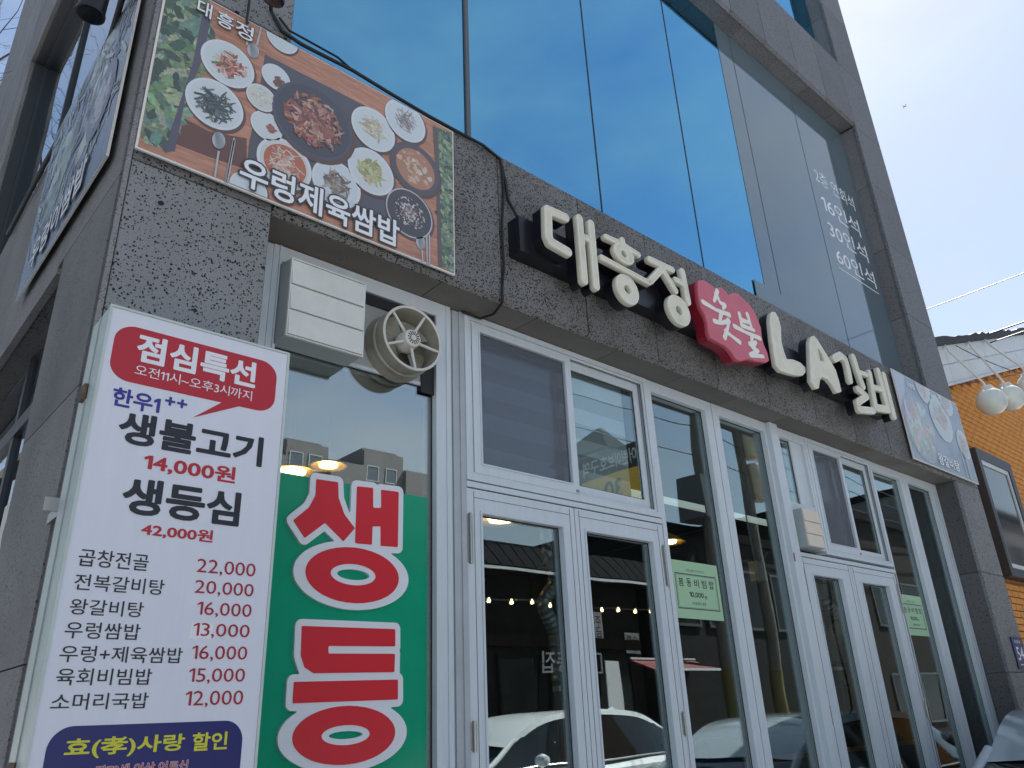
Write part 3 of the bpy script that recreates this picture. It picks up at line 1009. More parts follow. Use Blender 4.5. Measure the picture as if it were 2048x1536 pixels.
fixed(3.688, 4.381, 0.10, ZH - 0.002, 0.037, 0.078)
fixed(4.389, 5.066, 0.10, ZH - 0.002, 0.075, 0.028)
MB().box(4.382, 4.388, 0.215, FY1, 0.10, ZH - 0.003).build("joint_strip", "gasket", BL)
# projecting post beside the second door
MB().box(5.067, 5.175, 0.165, FY1, 0.10, ZH - 0.004).box(5.1755, 5.218, 0.19, FY1, 0.10, ZH - 0.004).build("frame_post", "alu", BL)
MB().box(5.072, 5.084, 0.1625, 0.1655, 2.47, 2.53).build("post_label", "badge_side", BL)
# bay 5: small transom light with a panel for the vent, slider, doors
w5 = MB(); w5.frame(5.2185, 5.62, 2.60, ZH - 0.002, FY0, FY1, 0.010, 0.03, 0.02, 0.07)
w5.box(5.2285, 5.59, 0.206, FY1, 2.62, 2.93)
w5.box(5.43, 5.59, 0.222, FY1, 2.93, ZH - 0.07)
w5_o = w5.build("window", "alu", BL)
pane(5.2285, 5.43, 2.93, ZH - 0.072, w5_o)
gask(5.2285, 5.43, 2.93, ZH - 0.072, w5_o)
slider(5.621, 6.745, 2.58, ZH - 0.002, 6.173)
doors(5.2185, 6.745, 2.525, 5.965, (5.367, 5.79, 6.105, 6.57))
fixed(6.746, 7.383, 0.10, ZH - 0.002, 0.012, 0.080)
fixed(7.390, 8.142, 0.10, ZH - 0.002, 0.078, 0.128)
MB().box(7.3835, 7.3895, 0.215, FY1, 0.10, ZH - 0.003).build("joint_strip", "gasket", BL)
MB().box(8.03, 8.036, 0.194, 0.2005, 0.11, ZH - 0.09).box(8.085, 8.092, 0.194, 0.2005, 0.11, ZH - 0.09).build("frame_ridge", "alu_dark", BL)

# ------------------------------------------------------------------ dining room seen through the glass
lt = thing("glow_beam", "long white glowing strip crossing the dim dining room behind the panes", "lamp", (6.5, 1.65, 3.6))  # white beam given its own glow so it shows through the panes
MB().box(4.9, 8.10, 1.61, 1.67, 3.30, 3.345).build("tube", "white_beam", lt)
for x in (5.2, 6.5, 7.8): MB().cyl((x, 1.64, 3.346), (x, 1.64, 3.61), 0.006, n=6).build("hanger", "black_metal", lt)


def pendant(x, y, z, r, label):
    t = thing("pendant_lamp", label, "lamp", (x, y, z), "yellow pendant lamps in the dining room")
    MB().lathe([(0.012, 0.10), (0.03, 0.09), (r * 0.55, 0.055), (r, 0.0), (r - 0.006, 0.0), (r * 0.53, 0.048), (0.02, 0.08)], (x, y, z), n=28).build("lamp_shade", "lamp_shade", t, smooth=True)
    MB().lathe([(0.0, -0.002), (r * 0.45, -0.002), (r * 0.5, 0.02), (0.001, 0.05)], (x, y, z), n=20).build("bulb", "lamp_glow", t, smooth=True)
    MB().cyl((x, y, z + 0.09), (x, y, 3.6), 0.006, n=6).build("cord", "black_rubber", t)


pendant(6.0, 1.92, 3.02, 0.17, "yellow pendant lamp glowing behind the pane above the green notice")
pendant(2.42, 1.95, 3.16, 0.13, "oval yellow lamp glowing right above the green banner edge")
pendant(2.17, 1.95, 3.07, 0.17, "yellow lamp half hidden by the top left of the green banner")
pendant(3.97, 1.98, 2.99, 0.22, "yellow pendant lamp at the top of the left door's glass")
pendant(3.98, 2.3, 2.57, 0.06, "tiny yellow lamp low in the left door's glass")
pendant(4.62, 2.1, 2.74, 0.08, "small yellow lamp beside the duct in the left door's glass")


def duct(pts, r, label):
    t = thing("extractor_hose", label, "exhaust duct", pts[-1], "flexible grill extractor hoses")
    P = []
    pv = [Vector(p) for p in pts]
    for i in range(len(pv) - 1):
        p0 = pv[max(i - 1, 0)]; p1 = pv[i]; p2 = pv[i + 1]; p3 = pv[min(i + 2, len(pv) - 1)]
        for k in range(12):
            u = k / 12
            P.append(0.5 * ((2 * p1) + (p2 - p0) * u + (2 * p0 - 5 * p1 + 4 * p2 - p3) * u * u + (3 * p1 - p0 - 3 * p2 + p3) * u ** 3))
    P.append(pv[-1])
    MB().tube(P, [r * (1.0 if i % 2 else 0.86) for i in range(len(P))], n=14).build("corrugated_hose", "duct", t, smooth=False)
    e = pv[-1]
    MB().lathe([(r * 0.8, 0.0), (r * 0.8, -0.16), (r * 0.95, -0.17), (r * 0.95, -0.2), (r * 0.5, -0.21), (r * 0.5, -0.42), (r * 1.1, -0.5), (r * 1.1, -0.53)], tuple(e), n=18).build("nozzle", "black_metal", t, smooth=True)
    MB().lathe([(r * 0.86, -0.03), (r * 0.86, -0.06)], tuple(e), n=18).build("clamp", "steel", t)


duct([(3.52, 1.0, 3.6), (3.50, 1.0, 2.65), (3.56, 1.0, 2.36), (3.45, 1.0, 2.2), (3.53, 1.0, 2.02), (3.54, 1.0, 1.75)], 0.05, "silver corrugated extractor hose behind the left leaf of the near door")
duct([(7.46, 1.2, 3.6), (7.45, 1.2, 2.72), (7.41, 1.2, 2.48), (7.56, 1.2, 2.30), (7.45, 1.2, 2.12), (7.40, 1.2, 1.9)], 0.075, "silver corrugated extractor hose bending behind the far door's left leaf")

t = thing("low_partition", "dark low partition with an orange wooden top behind the far panes", "partition", (7.0, 0.9, 0.12))
MB().box(5.3, 8.10, 0.90, 0.95, 0.121, 1.185).build("panel_board", "room_wall", t)
MB().box(5.3, 8.10, 0.88, 0.97, 1.186, 1.215).build("wooden_cap", "wood_table", t)
for i, (x, lab) in enumerate(((6.1, "dining table with a blue cover nearest the projecting post"), (7.4, "dining table with a blue cover behind the far door"))):
    t = thing("dining_table", lab, "table", (x, 1.9, 0.12), "dining tables")
    MB().box(x - 0.55, x + 0.55, 1.5, 2.2, 0.83, 0.87).build("table_top", "wood_table", t)
    for dx in (-0.48, 0.44):
        for dy in (1.55, 2.11): MB().box(x + dx, x + dx + 0.04, dy, dy + 0.04, 0.121, 0.829).build("leg", "black_metal", t)
    MB().box(x - 0.40, x + 0.35, 1.55, 2.1, 0.871, 1.32).build("cover", "blue_cloth", t)
t = thing("socket_box", "small grey metal box on a cable behind the pane left of the projecting post", "box", (5.63, 0.8, 2.55))
MB().box(5.575, 5.685, 0.76, 0.84, 2.47, 2.62).build("case", "duct", t)
MB().cyl((5.62, 0.8, 2.62), (5.55, 0.8, 3.6), 0.006, n=6).cyl((5.68, 0.8, 2.6), (6.0, 0.9, 2.75), 0.006, n=6).build("cable", "duct", t)

# ------------------------------------------------------------------ channel letter sign
LT = {'dae_d': [[[2.6403, 4.0708], [2.5058, 4.0623], [2.4975, 3.8898], [2.5129, 3.8594], [2.6397, 3.8477]]],
 'dae_ae': [[[2.7551, 4.1146], [2.7518, 3.7101]], [[2.8497, 4.1192], [2.844, 3.7066]], [[2.7664, 4.0019], [2.8573, 4.0005]]],
 'heung_h': [[[2.9722, 4.0823], [3.0977, 4.0888], [3.2583, 4.0732]], [[3.1198, 4.1217], [3.1244, 4.0758]]],
 'heung_circ': [[3.1207, 4.027], [3.025, 3.9957], [3.2105, 4.0421], [3.121, 4.088], [3.1342, 3.9552]],
 'heung_eu': [[[2.9159, 3.92], [3.3249, 3.9037]]],
 'heung_ng': [[3.1148, 3.781], [3.0127, 3.7575], [3.2125, 3.7894], [3.0971, 3.8785], [3.127, 3.6829]],
 'jeong_j': [[[3.3647, 4.0816], [3.5857, 4.0923]], [[3.4837, 4.0644], [3.3465, 3.9237]], [[3.5023, 4.0363], [3.5903, 3.9425]]],
 'jeong_eo': [[[3.6956, 4.1193], [3.7107, 3.904]], [[3.6077, 4.0294], [3.6863, 4.0261]]],
 'jeong_ng': [[3.6025, 3.8103], [3.4826, 3.7826], [3.7068, 3.8159], [3.5836, 3.9089], [3.6087, 3.6995]],
 'badge': [[3.8571, 4.1063], [3.9196, 4.1368], [3.9763, 4.1379], [4.0581, 4.1202], [4.1308, 4.1539], [4.1697, 4.1438], [4.2121, 4.1228], [4.278, 4.1659], [4.3299, 4.1759],
           [4.3989, 4.1551], [4.4675, 4.1294], [4.5084, 4.094], [4.5325, 4.0449], [4.5538, 3.987], [4.5439, 3.9118], [4.5509, 3.8504], [4.579, 3.7955], [4.5815, 3.7414],
           [4.5341, 3.7128], [4.4012, 3.6875], [4.3131, 3.678], [4.2053, 3.6331], [4.1581, 3.631], [4.1126, 3.677], [4.05, 3.6993], [3.9721, 3.7019], [3.8966, 3.7084],
           [3.8843, 3.7483], [3.8933, 3.8098], [3.8787, 3.8642], [3.8444, 3.905], [3.8337, 3.9537], [3.8403, 4.0314]],
 'sut': [[[4.0627, 4.1061], [4.0044, 4.0082]], [[4.0413, 4.0751], [4.0739, 4.0203], [4.1258, 4.0184], [4.1002, 3.9865]], [[3.8694, 3.9568], [4.0094, 3.9448], [4.1628, 3.9569]],
         [[4.0654, 3.9404], [4.0262, 3.8519]], [[3.969, 3.8487], [4.0447, 3.8578], [4.1432, 3.9044]], [[4.139, 3.9107], [4.1176, 3.8505], [4.0592, 3.7575]],
         [[4.084, 3.8099], [4.1435, 3.7943], [4.2326, 3.7757]]],
 'bul': [[[4.2937, 4.0075], [4.297, 3.9222]], [[4.397, 4.0373], [4.4238, 3.9344]], [[4.3089, 3.9651], [4.4045, 3.9759]], [[4.297, 3.9222], [4.4476, 3.9299]],
         [[4.2028, 3.8849], [4.3337, 3.8791], [4.5082, 3.8867]], [[4.4075, 3.8783], [4.387, 3.8161]],
         [[4.3596, 3.798], [4.446, 3.839], [4.3859, 3.7826], [4.4547, 3.7755], [4.3451, 3.7135], [4.5067, 3.7477]]],
 'L': [[4.76, 4.1812], [4.8045, 4.1916], [4.8323, 4.1498], [4.8432, 4.0775], [4.8081, 3.9507], [4.8159, 3.8713], [4.8332, 3.8211], [4.9243, 3.845], [5.0243, 3.8481],
       [5.0875, 3.8241], [5.0787, 3.7806], [5.0292, 3.743], [4.9352, 3.7167], [4.8063, 3.7019], [4.7101, 3.6944], [4.6604, 3.7241], [4.6634, 3.8276], [4.6766, 3.952],
       [4.6974, 4.0814], [4.7253, 4.1487]],
 'A': [[5.2829, 4.1313], [5.3404, 4.1619], [5.3814, 4.1478], [5.4436, 4.0865], [5.5249, 4.0127], [5.5886, 3.9334], [5.6019, 3.8497], [5.6039, 3.7554], [5.518, 3.7258],
       [5.4703, 3.7818], [5.4131, 3.8139], [5.3264, 3.8083], [5.2799, 3.7669], [5.2382, 3.6942], [5.1856, 3.677], [5.1321, 3.7289], [5.1828, 3.8919], [5.2442, 4.0804]],
 'A_hole': [[5.3539, 4.0561], [5.3884, 4.0573], [5.4257, 3.9937], [5.4174, 3.961], [5.3604, 3.9538]],
 'gal_g': [[[5.6228, 4.0472], [5.7441, 4.1084], [5.8208, 4.0908], [5.8307, 4.0163], [5.819, 3.9127]]],
 'gal_a': [[[5.9838, 4.1595], [6.0031, 4.0352], [6.0361, 3.9159]], [[6.0586, 4.0408], [6.1602, 4.0472]]],
 'gal_l': [[[5.9236, 3.8607], [5.9879, 3.8498], [6.0632, 3.8304], [5.8647, 3.7316], [5.863, 3.672], [6.1198, 3.7183]]],
 'bi_b': [[[6.2314, 4.0819], [6.1861, 3.7621], [6.4272, 3.7993], [6.4202, 4.1512]], [[6.225, 3.9542], [6.4137, 3.978]]],
 'bi_i': [[[6.5198, 4.139], [6.5219, 3.7605]]]}
SG = thing("channel_letter_sign", "cream raised letters with black sides and a red badge across the stone beam", "sign", (4.5, 0, 3.8))
MB().box(2.373, 6.62, -0.092, -0.002, 3.80, 4.02).build("raceway", "raceway_black", SG)
YF = -0.185


def fnU(*fs):
    def g(X, Z):
        d = fs[0](X, Z)
        for f in fs[1:]: d = np.minimum(d, f(X, Z))
        return d
    return g


def st(pts, r): return lambda X, Z: sd_stroke(X, Z, pts, r)


def ringf(p, hr, hz):
    c = ((p[1][0] + p[2][0]) / 2, (p[3][1] + p[4][1]) / 2)
    rx = (p[2][0] - p[1][0]) / 2; rz = (p[3][1] - p[4][1]) / 2
    return lambda X, Z: np.maximum(sd_ell(X, Z, c, rx, rz), -sd_ell(X, Z, c, hr, hz))


def letter(fn, bb, cream="cream", rim="cream_rim", back="black_return", name="letter"):
    h = 0.006
    lo = contours(fn, bb, h)
    body = plate(lo, YF + 0.030, -0.0925, name, back, SG)
    plate(lo, YF, YF + 0.0295, "face", cream, body, bevel=0.0025, smooth=True)
    inner = contours(lambda X, Z: np.abs(fn(X, Z) + 0.007) - 0.0028, bb, 0.0024, tol=0.0004)
    plate(inner, YF - 0.004, YF + 0.001, "edge_trim", rim, body)
    return body


def bbx(*pts, m=0.08):
    P = np.array([q for p in pts for q in p])
    return (P[:, 0].min() - m, P[:, 0].max() + m, P[:, 1].min() - m, P[:, 1].max() + m)


letter(fnU(*[st(s, 0.029) for s in LT['dae_d']]), bbx(*LT['dae_d']))
letter(fnU(st(LT['dae_ae'][0], 0.027), st(LT['dae_ae'][1], 0.027), st(LT['dae_ae'][2], 0.02)), bbx(*LT['dae_ae']))
letter(fnU(*[st(s, 0.020) for s in LT['heung_h']], ringf(LT['heung_circ'], 0.024, 0.022)), bbx(*LT['heung_h'], LT['heung_circ']))
letter(fnU(st(LT['heung_eu'][0], 0.020)), bbx(*LT['heung_eu']))
letter(ringf(LT['heung_ng'], 0.028, 0.027), bbx(LT['heung_ng']))
letter(fnU(*[st(s, 0.024) for s in LT['jeong_j']]), bbx(*LT['jeong_j']))
letter(fnU(st(LT['jeong_eo'][0], 0.026), st(LT['jeong_eo'][1], 0.02)), bbx(*LT['jeong_eo']))
letter(ringf(LT['jeong_ng'], 0.030, 0.030), bbx(LT['jeong_ng']))
letter(lambda X, Z: sd_poly(X, Z, LT['L']), bbx(LT['L']))
letter(lambda X, Z: np.maximum(sd_poly(X, Z, LT['A']), -sd_poly(X, Z, LT['A_hole'])), bbx(LT['A']))
letter(fnU(st(LT['gal_g'][0], 0.034)), bbx(*LT['gal_g']))
letter(fnU(st(LT['gal_a'][0], 0.034), st(LT['gal_a'][1], 0.022)), bbx(*LT['gal_a']))
letter(fnU(st(LT['gal_l'][0], 0.030)), bbx(*LT['gal_l']))
letter(fnU(st(LT['bi_b'][0], 0.033), st(LT['bi_b'][1], 0.026)), bbx(*LT['bi_b']))
letter(fnU(st(LT['bi_i'][0], 0.033)), bbx(*LT['bi_i']))
# red badge
bfn = lambda X, Z: sd_poly(X, Z, LT['badge']) - 0.004
blo = contours(bfn, bbx(LT['badge']), 0.006)
bb_ = plate(blo, YF + 0.03, -0.0925, "badge", "badge_side", SG)
plate(blo, YF, YF + 0.0295, "face", "badge_red", bb_, bevel=0.005, smooth=True)
for nm in ('sut', 'bul'):
    f = fnU(*[st(s, [0.019 if i % 2 == 0 else 0.013 for i in range(len(s))]) for s in LT[nm]])
    plate(contours(f, bbx(*LT[nm]), 0.004), YF - 0.004, YF - 0.0005, "brush_lettering", "cream_rim", bb_)

# ------------------------------------------------------------------ green banner with cut letters
SL = {'s': [[1.4476, 2.4845], [1.5476, 2.4868], [1.5536, 2.4202], [1.5836, 2.3555], [1.636, 2.3028], [1.5855, 2.243], [1.4977, 2.3084], [1.4127, 2.2371], [1.3592, 2.3019],
       [1.423, 2.3619], [1.4483, 2.4161]],
 'ae': [[1.6386, 2.4835], [1.7175, 2.4887], [1.7205, 2.4007], [1.761, 2.4063], [1.7586, 2.4866], [1.8484, 2.4906], [1.849, 2.246], [1.7631, 2.2428], [1.7607, 2.3259],
        [1.7205, 2.321], [1.7205, 2.2429], [1.64, 2.2411]],
 'ng1': [[1.632, 2.1102], [1.4256, 2.104], [1.8569, 2.1226], [1.6268, 2.2229], [1.637, 2.0004]],
 'ng1i': [[1.6369, 2.1128], [1.535, 2.1077], [1.7432, 2.118], [1.635, 2.1552], [1.6388, 2.0708]],
 'd': [[1.4249, 1.9044], [1.8437, 1.908], [1.8452, 1.84], [1.5412, 1.8349], [1.5428, 1.8073], [1.8445, 1.8116], [1.8434, 1.7411], [1.4846, 1.7359], [1.4465, 1.7567],
       [1.428, 1.7994]],
 'eu': [[1.4076, 1.7067], [1.8608, 1.7134], [1.8623, 1.6383], [1.4079, 1.633]],
 'ng2': [[1.6254, 1.5187], [1.4162, 1.5231], [1.8521, 1.514], [1.6203, 1.6203], [1.6304, 1.4179]],
 'ng2i': [[1.6323, 1.5184], [1.5317, 1.5209], [1.7373, 1.5159], [1.6306, 1.553], [1.634, 1.4842]]}
GB = thing("window_banner", "green sheet with big red white-edged cut letters in the window beside the price board", "banner", (1.6, 0.25, 0.2))
MB().box(1.216, 2.015, 0.2342, 0.2354, 0.16, 2.492).build("green_sheet", "film_green", GB)


def ell5(p):
    return ((p[1][0] + p[2][0]) / 2, (p[3][1] + p[4][1]) / 2), (p[2][0] - p[1][0]) / 2, (p[3][1] - p[4][1]) / 2


def cut(shapes, ring, ringi):
    c, rx, rz = ell5(SL[ring]); ci, rxi, rzi = ell5(SL[ringi])
    fs = [(lambda X, Z, q=SL[s]: sd_poly(X, Z, q)) for s in shapes]
    fs.append(lambda X, Z: np.maximum(sd_ell(X, Z, c, rx, rz), -sd_ell(X, Z, ci, rxi, rzi)))
    red = fnU(*fs)
    solid = fnU(*fs[:-1], lambda X, Z: sd_ell(X, Z, c, rx, rz))
    bb = (1.28, 1.95, min(SL[s][i][1] for s in shapes + [ring] for i in range(len(SL[s]))) - 0.06, max(SL[s][i][1] for s in shapes + [ring] for i in range(len(SL[s]))) + 0.06)
    hol = lambda X, Z: sd_ell(X, Z, ci, rxi - 0.030, max(rzi - 0.021, 0.008))
    white = lambda X, Z: np.maximum(red(X, Z) - 0.026, -hol(X, Z))
    o = plate(contours(white, bb, 0.005), 0.2195, 0.2335, "cut_letter", "letter_white", GB)
    plate(contours(red, bb, 0.005), 0.2172, 0.2193, "red_face", "letter_red", o)


cut(['s', 'ae'], 'ng1', 'ng1i')
cut(['d', 'eu'], 'ng2', 'ng2i')
# faint line of small print on the sheet
text("숯불갈비", (1.24, 1.40, 1.86, 1.885), 0.2338, "film_green", GB, name="fine_print")

# ------------------------------------------------------------------ price board (light box)
PB = thing("price_board", "tall white light box listing lunch dishes and prices on the corner pier", "sign", (0.77, -0.19, 0.08))
PX0, PX1, PZ0, PZ1 = 0.478, 1.057, 0.55, 2.748
MB().box(PX0, PX1, -0.275, -0.10, PZ0, PZ1).build("cabinet", "lightbox_side", PB)
MB().frame(PX0 - 0.002, PX1 + 0.002, PZ0 - 0.002, PZ1 + 0.002, -0.288, -0.2755, 0.0075).build("face_trim", "lightbox_side", PB)
MB().box(PX0 + 0.006, PX1 - 0.006, -0.2845, -0.2752, PZ0 + 0.006, PZ1 - 0.006).build("face", "lightbox_face", PB)
MB().box(PX0 - 0.003, PX0 - 0.0005, -0.19, -0.184, PZ0, PZ1).build("side_seam", "vent_side", PB)
for z in (2.47, 1.45): MB().box(PX0 - 0.012, PX0 - 0.0005, -0.19, -0.15, z, z + 0.05).cyl((PX0 - 0.014, -0.17, z + 0.012), (PX0 - 0.006, -0.17, z + 0.012), 0.006, n=8).build("latch", "rust", PB)
MB().box(PX0 - 0.012, PX0 + 0.03, -0.0995, -0.093, 2.15, 2.19).box(0.44, PX0 - 0.012, -0.0995, -0.0955, 2.15, 2.19).box(0.492, 0.505, -0.0925, 0.10, 2.155, 2.185).build("bracket", "steel", PB)
for z in (0.9, 2.5):
    for x in (0.6, 0.95): MB().box(x - 0.02, x + 0.02, -0.0995, -0.001, z - 0.02, z + 0.02).build("wall_bracket", "steel", PB)
YT = -0.2852
BX = {'bubble': [0.5077, 1.0136, 2.5139, 2.6962],
 'tail': [[0.7601, 2.4445], [0.8591, 2.528], [0.9298, 2.5287]],
 '점심특선': [0.5686, 0.9462, 2.5862, 2.6802],
 '오전11시~오후3시까지': [0.5731, 0.9393, 2.5414, 2.5763],
 '한우1': [0.5248, 0.6596, 2.431, 2.4909],
 '++': [0.6715, 0.7377, 2.4669, 2.4955],
 '생불고기': [0.5553, 0.994, 2.324, 2.4245],
 '14,000원': [0.6384, 0.9125, 2.2537, 2.3096],
 '생등심': [0.5951, 0.938, 2.1228, 2.2308],
 '42,000원': [0.659, 0.8635, 2.0652, 2.1043],
 '곱창전골': [0.5125, 0.6916, 1.9691, 2.0156],
 '전복갈비탕': [0.5129, 0.743, 1.9067, 1.949],
 '왕갈비탕': [0.5125, 0.6959, 1.8444, 1.8849],
 '우렁쌈밥': [0.5107, 0.6956, 1.7853, 1.8271],
 '우렁+제육쌈밥': [0.5089, 0.8161, 1.7275, 1.7684],
 '육회비빔밥': [0.5104, 0.7416, 1.6722, 1.713],
 '소머리국밥': [0.5089, 0.7406, 1.6141, 1.6534],
 '22,000': [0.8263, 1.0048, 1.9721, 2.0176],
 '20,000': [0.8275, 1.0046, 1.9134, 1.9563],
 '16,000': [0.8414, 1.0039, 1.8537, 1.8964],
 '13,000': [0.8373, 1.0035, 1.7957, 1.8372],
 '16,000b': [0.841, 1.0021, 1.7335, 1.776],
 '15,000': [0.8401, 1.0014, 1.6734, 1.7153],
 '12,000': [0.8383, 1.002, 1.6122, 1.6561],
 'patch': [0.8284, 0.8936, 1.7936, 1.8379],
 'blue': [0.5166, 1.011, 1.4714, 1.5773],
 '효(孝)사랑 할인': [0.5575, 0.9675, 1.5011, 1.5497],
 '만70세 이상 어르신': [0.6376, 0.8656, 1.4608, 1.4836]}
x0, x1, z0, z1 = BX['bubble']
n = 10; rr = 0.055; rp = []
for (cx, cz, a0) in ((x1 - rr, z1 - rr, 0), (x0 + rr, z1 - rr, 90), (x0 + rr, z0 + rr, 180), (x1 - rr, z0 + rr, 270)):
    for i in range(n + 1):
        a = math.radians(a0 + 90 * i / n); rp.append((cx + rr * 1.1 * math.cos(a), YT, cz + rr * math.sin(a)))
MB().poly(rp).build("speech_bubble", "ink_red", PB)
MB().poly([(p[0], YT - 0.0003, p[1]) for p in BX['tail']]).build("bubble_tail", "ink_red", PB)
x0, x1, z0, z1 = BX['blue']
rp = []
for (cx, cz, a0) in ((x1 - rr, z1 - rr, 0), (x0 + rr, z1 - rr, 90), (x0 + rr, 1.05 + rr, 180), (x1 - rr, 1.05 + rr, 270)):
    for i in range(n + 1):
        a = math.radians(a0 + 90 * i / n); rp.append((cx + rr * math.cos(a), YT, cz + rr * math.sin(a)))
MB().poly(rp).build("blue_field", "ink_navy", PB)
p = BX['patch']; MB().poly([(p[0], YT, p[2]), (p[1], YT, p[2]), (p[1], YT, p[3]), (p[0], YT, p[3])]).build("price_patch", "ink_white", PB)
Y2 = YT - 0.0006
HEAVY = 0.034
for body, m, bold in (('점심특선', 'ink_white', HEAVY), ('오전11시~오후3시까지', 'ink_white', 0.0), ('한우1', 'ink_blue', 0.028), 
                      ('생불고기', 'ink_dark', HEAVY), ('14,000원', 'ink_red', 0.026), ('생등심', 'ink_dark', HEAVY), ('42,000원', 'ink_red', 0.026),
                      ('곱창전골', 'ink_dark', 0.006), ('전복갈비탕', 'ink_dark', 0.006), ('왕갈비탕', 'ink_dark', 0.006), ('우렁쌈밥', 'ink_dark', 0.006),
                      ('우렁+제육쌈밥', 'ink_dark', 0.006), ('육회비빔밥', 'ink_dark', 0.006), ('소머리국밥', 'ink_dark', 0.006),
                      ('22,000', 'ink_priced', 0.0), ('20,000', 'ink_priced', 0.0), ('16,000', 'ink_priced', 0.0), ('13,000', 'ink_priced', 0.0),
                      ('16,000b', 'ink_priced', 0.0), ('15,000', 'ink_priced', 0.0), ('12,000', 'ink_priced', 0.0)):
    text(body.rstrip('b'), BX[body], Y2, m, PB, bold=bold)
text('만70세 이상 어르신', BX['만70세 이상 어르신'], Y2, 'ink_white', PB, bold=0.012, grow=0.03)
text('만70세 이상 어르신', BX['만70세 이상 어르신'], Y2 - 0.0004, 'ink_red', PB, bold=0.012)

a = BX['효(孝)사랑 할인']; wq = a[1] - a[0]
text('효(孝)사랑', (a[0], a[0] + wq * 0.712, a[2], a[3]), Y2, 'ink_yellow', PB, bold=0.024)
text('할인', (a[0] + wq * 0.761, a[1], a[2] + 0.003, a[3]), Y2, 'ink_yellow', PB, bold=0.024)
a = BX['++']; wq = (a[1] - a[0]) * 0.46
for q0 in (a[0], a[1] - wq): text('+', (q0, q0 + wq, a[2], a[3]), Y2, 'ink_blue', PB, bold=0.03)

# ------------------------------------------------------------------ printed food posters
def jit(c, a): return tuple(max(0.0, min(1.0, v * (1 + random.uniform(-a, a)))) for v in c)


def ngon(mb, cx, cz, rx, rz, y, col, n=28, clip=None, wob=0.0, rot=0.0):
    pts = []
    for i in range(n):
        a = 2 * math.pi * i / n; k = 1 + random.uniform(-wob, wob)
        u, w = rx * k * math.cos(a), rz * k * math.sin(a)
        x = cx + u * math.cos(rot) - w * math.sin(rot); z = cz + u * math.sin(rot) + w * math.cos(rot)
        if clip: x = min(max(x, clip[0]), clip[1]); z = min(max(z, clip[2]), clip[3])
        pts.append((x, y, z))
    mb.poly(pts, col)


def strip(mb, x, z, L, w, a, y, col, clip=None):
    ca, sa = math.cos(a), math.sin(a)
    b = random.uniform(-0.5, 0.5) * w * 2
    P = [(-L, -w), (0, -w * 1.2 + b), (L, -w * .5), (L, w * .5), (0, w * 1.2 + b), (-L, w)]
    pts = []
    for u, v in P:
        px, pz = x + u * ca - v * sa, z + u * sa + v * ca
        if clip: px = min(max(px, clip[0]), clip[1]); pz = min(max(pz, clip[2]), clip[3])
        pts.append((px, y, pz))
    mb.poly(pts, [jit(col, 0.25) for _ in P])


def dish(par, cx, cz, r, y, rim, inner, food, n=120, fr=0.55, fl=0.25, fw=0.035, rimw=0.10, dense=None, clip=None, off=(0, 0), local=False, broth=None, shade=True):
    mb = MB()
    if shade: ngon(mb, cx + r * 0.05, cz - r * 0.06, r * 1.05, r * 1.05, y + 0.0003, (0.10, 0.05, 0.035), clip=clip)
    ngon(mb, cx, cz, r, r, y, rim, 36, clip=clip)
    ngon(mb, cx, cz, r * (1 - rimw), r * (1 - rimw), y - 0.0002, inner, 32, clip=clip)
    ngon(mb, cx + r * .02, cz - r * .02, r * (1 - rimw) * .86, r * (1 - rimw) * .86, y - 0.0004, jit(inner, 0.03) if not broth else broth, 32, clip=clip)
    yy = y - 0.0006
    for i in range(n):
        a = random.uniform(0, 2 * math.pi); q = min(abs(random.gauss(0, 0.55)), 1.0) * fr * r
        strip(mb, cx + off[0] * r + q * math.cos(a), cz + off[1] * r + q * math.sin(a), r * fl * random.uniform(.4, 1), r * fw * random.uniform(.6, 1.6), random.uniform(0, math.pi), yy - i * 0.000008, random.choice(food), clip)
    return mb.build("printed_dish", "print", par, local=local)


def inpoly(x, z, P):
    c = False; n = len(P)
    for i in range(n):
        a, b = P[i], P[(i + 1) % n]
        if (a[1] > z) != (b[1] > z) and x < a[0] + (z - a[1]) / (b[1] - a[1]) * (b[0] - a[0]): c = not c
    return c


def leaves(par, P, y, n, clip, base=(0.10, 0.16, 0.09), local=False, size=0.05):
    mb = MB(); mb.poly([(min(max(a, clip[0]), clip[1]), y, min(max(b, clip[2]), clip[3])) for a, b in P], base)
    xs = [p[0] for p in P]; zs = [p[1] for p in P]
    pal = [(0.10, 0.17, 0.09), (0.19, 0.27, 0.14), (0.05, 0.09, 0.06), (0.27, 0.35, 0.21), (0.13, 0.23, 0.19), (0.33, 0.38, 0.24), (0.035, 0.06, 0.045), (0.16, 0.22, 0.11)]
    k = 0

    def cp(x, z, yy): return (min(max(x, clip[0]), clip[1]), yy, min(max(z, clip[2]), clip[3]))
    while k < n:
        x = random.uniform(min(xs), max(xs)); z = random.uniform(min(zs), max(zs))
        if not inpoly(x, z, P): continue
        k += 1
        s = size * random.uniform(.25, 1.0) * (1.0 - 0.5 * k / n); a = random.uniform(0, 6.28); c = random.choice(pal); yy = y - 0.0002 - k * 0.0000022
        # a leaf as a fan of slim folds, light along the ribs and dark between
        ce = jit(c, .3); prev = None; m_ = 10
        for i in range(m_ + 1):
            t = 6.283 * i / m_; q = 1 + random.uniform(-.22, .22)
            u, w = s * q * math.cos(t), s * .55 * q * math.sin(t)
            pt = (x + u * math.cos(a) - w * math.sin(a), z + u * math.sin(a) + w * math.cos(a))
            cc = jit(tuple(v * (1.35 if i % 2 else 0.7) for v in c), .25)
            if prev: mb.poly([cp(x, z, yy), cp(*prev[0], yy), cp(*pt, yy)], [ce, prev[1], cc])
            prev = (pt, cc)
    return mb.build("printed_leaves", "print", par, local=local)


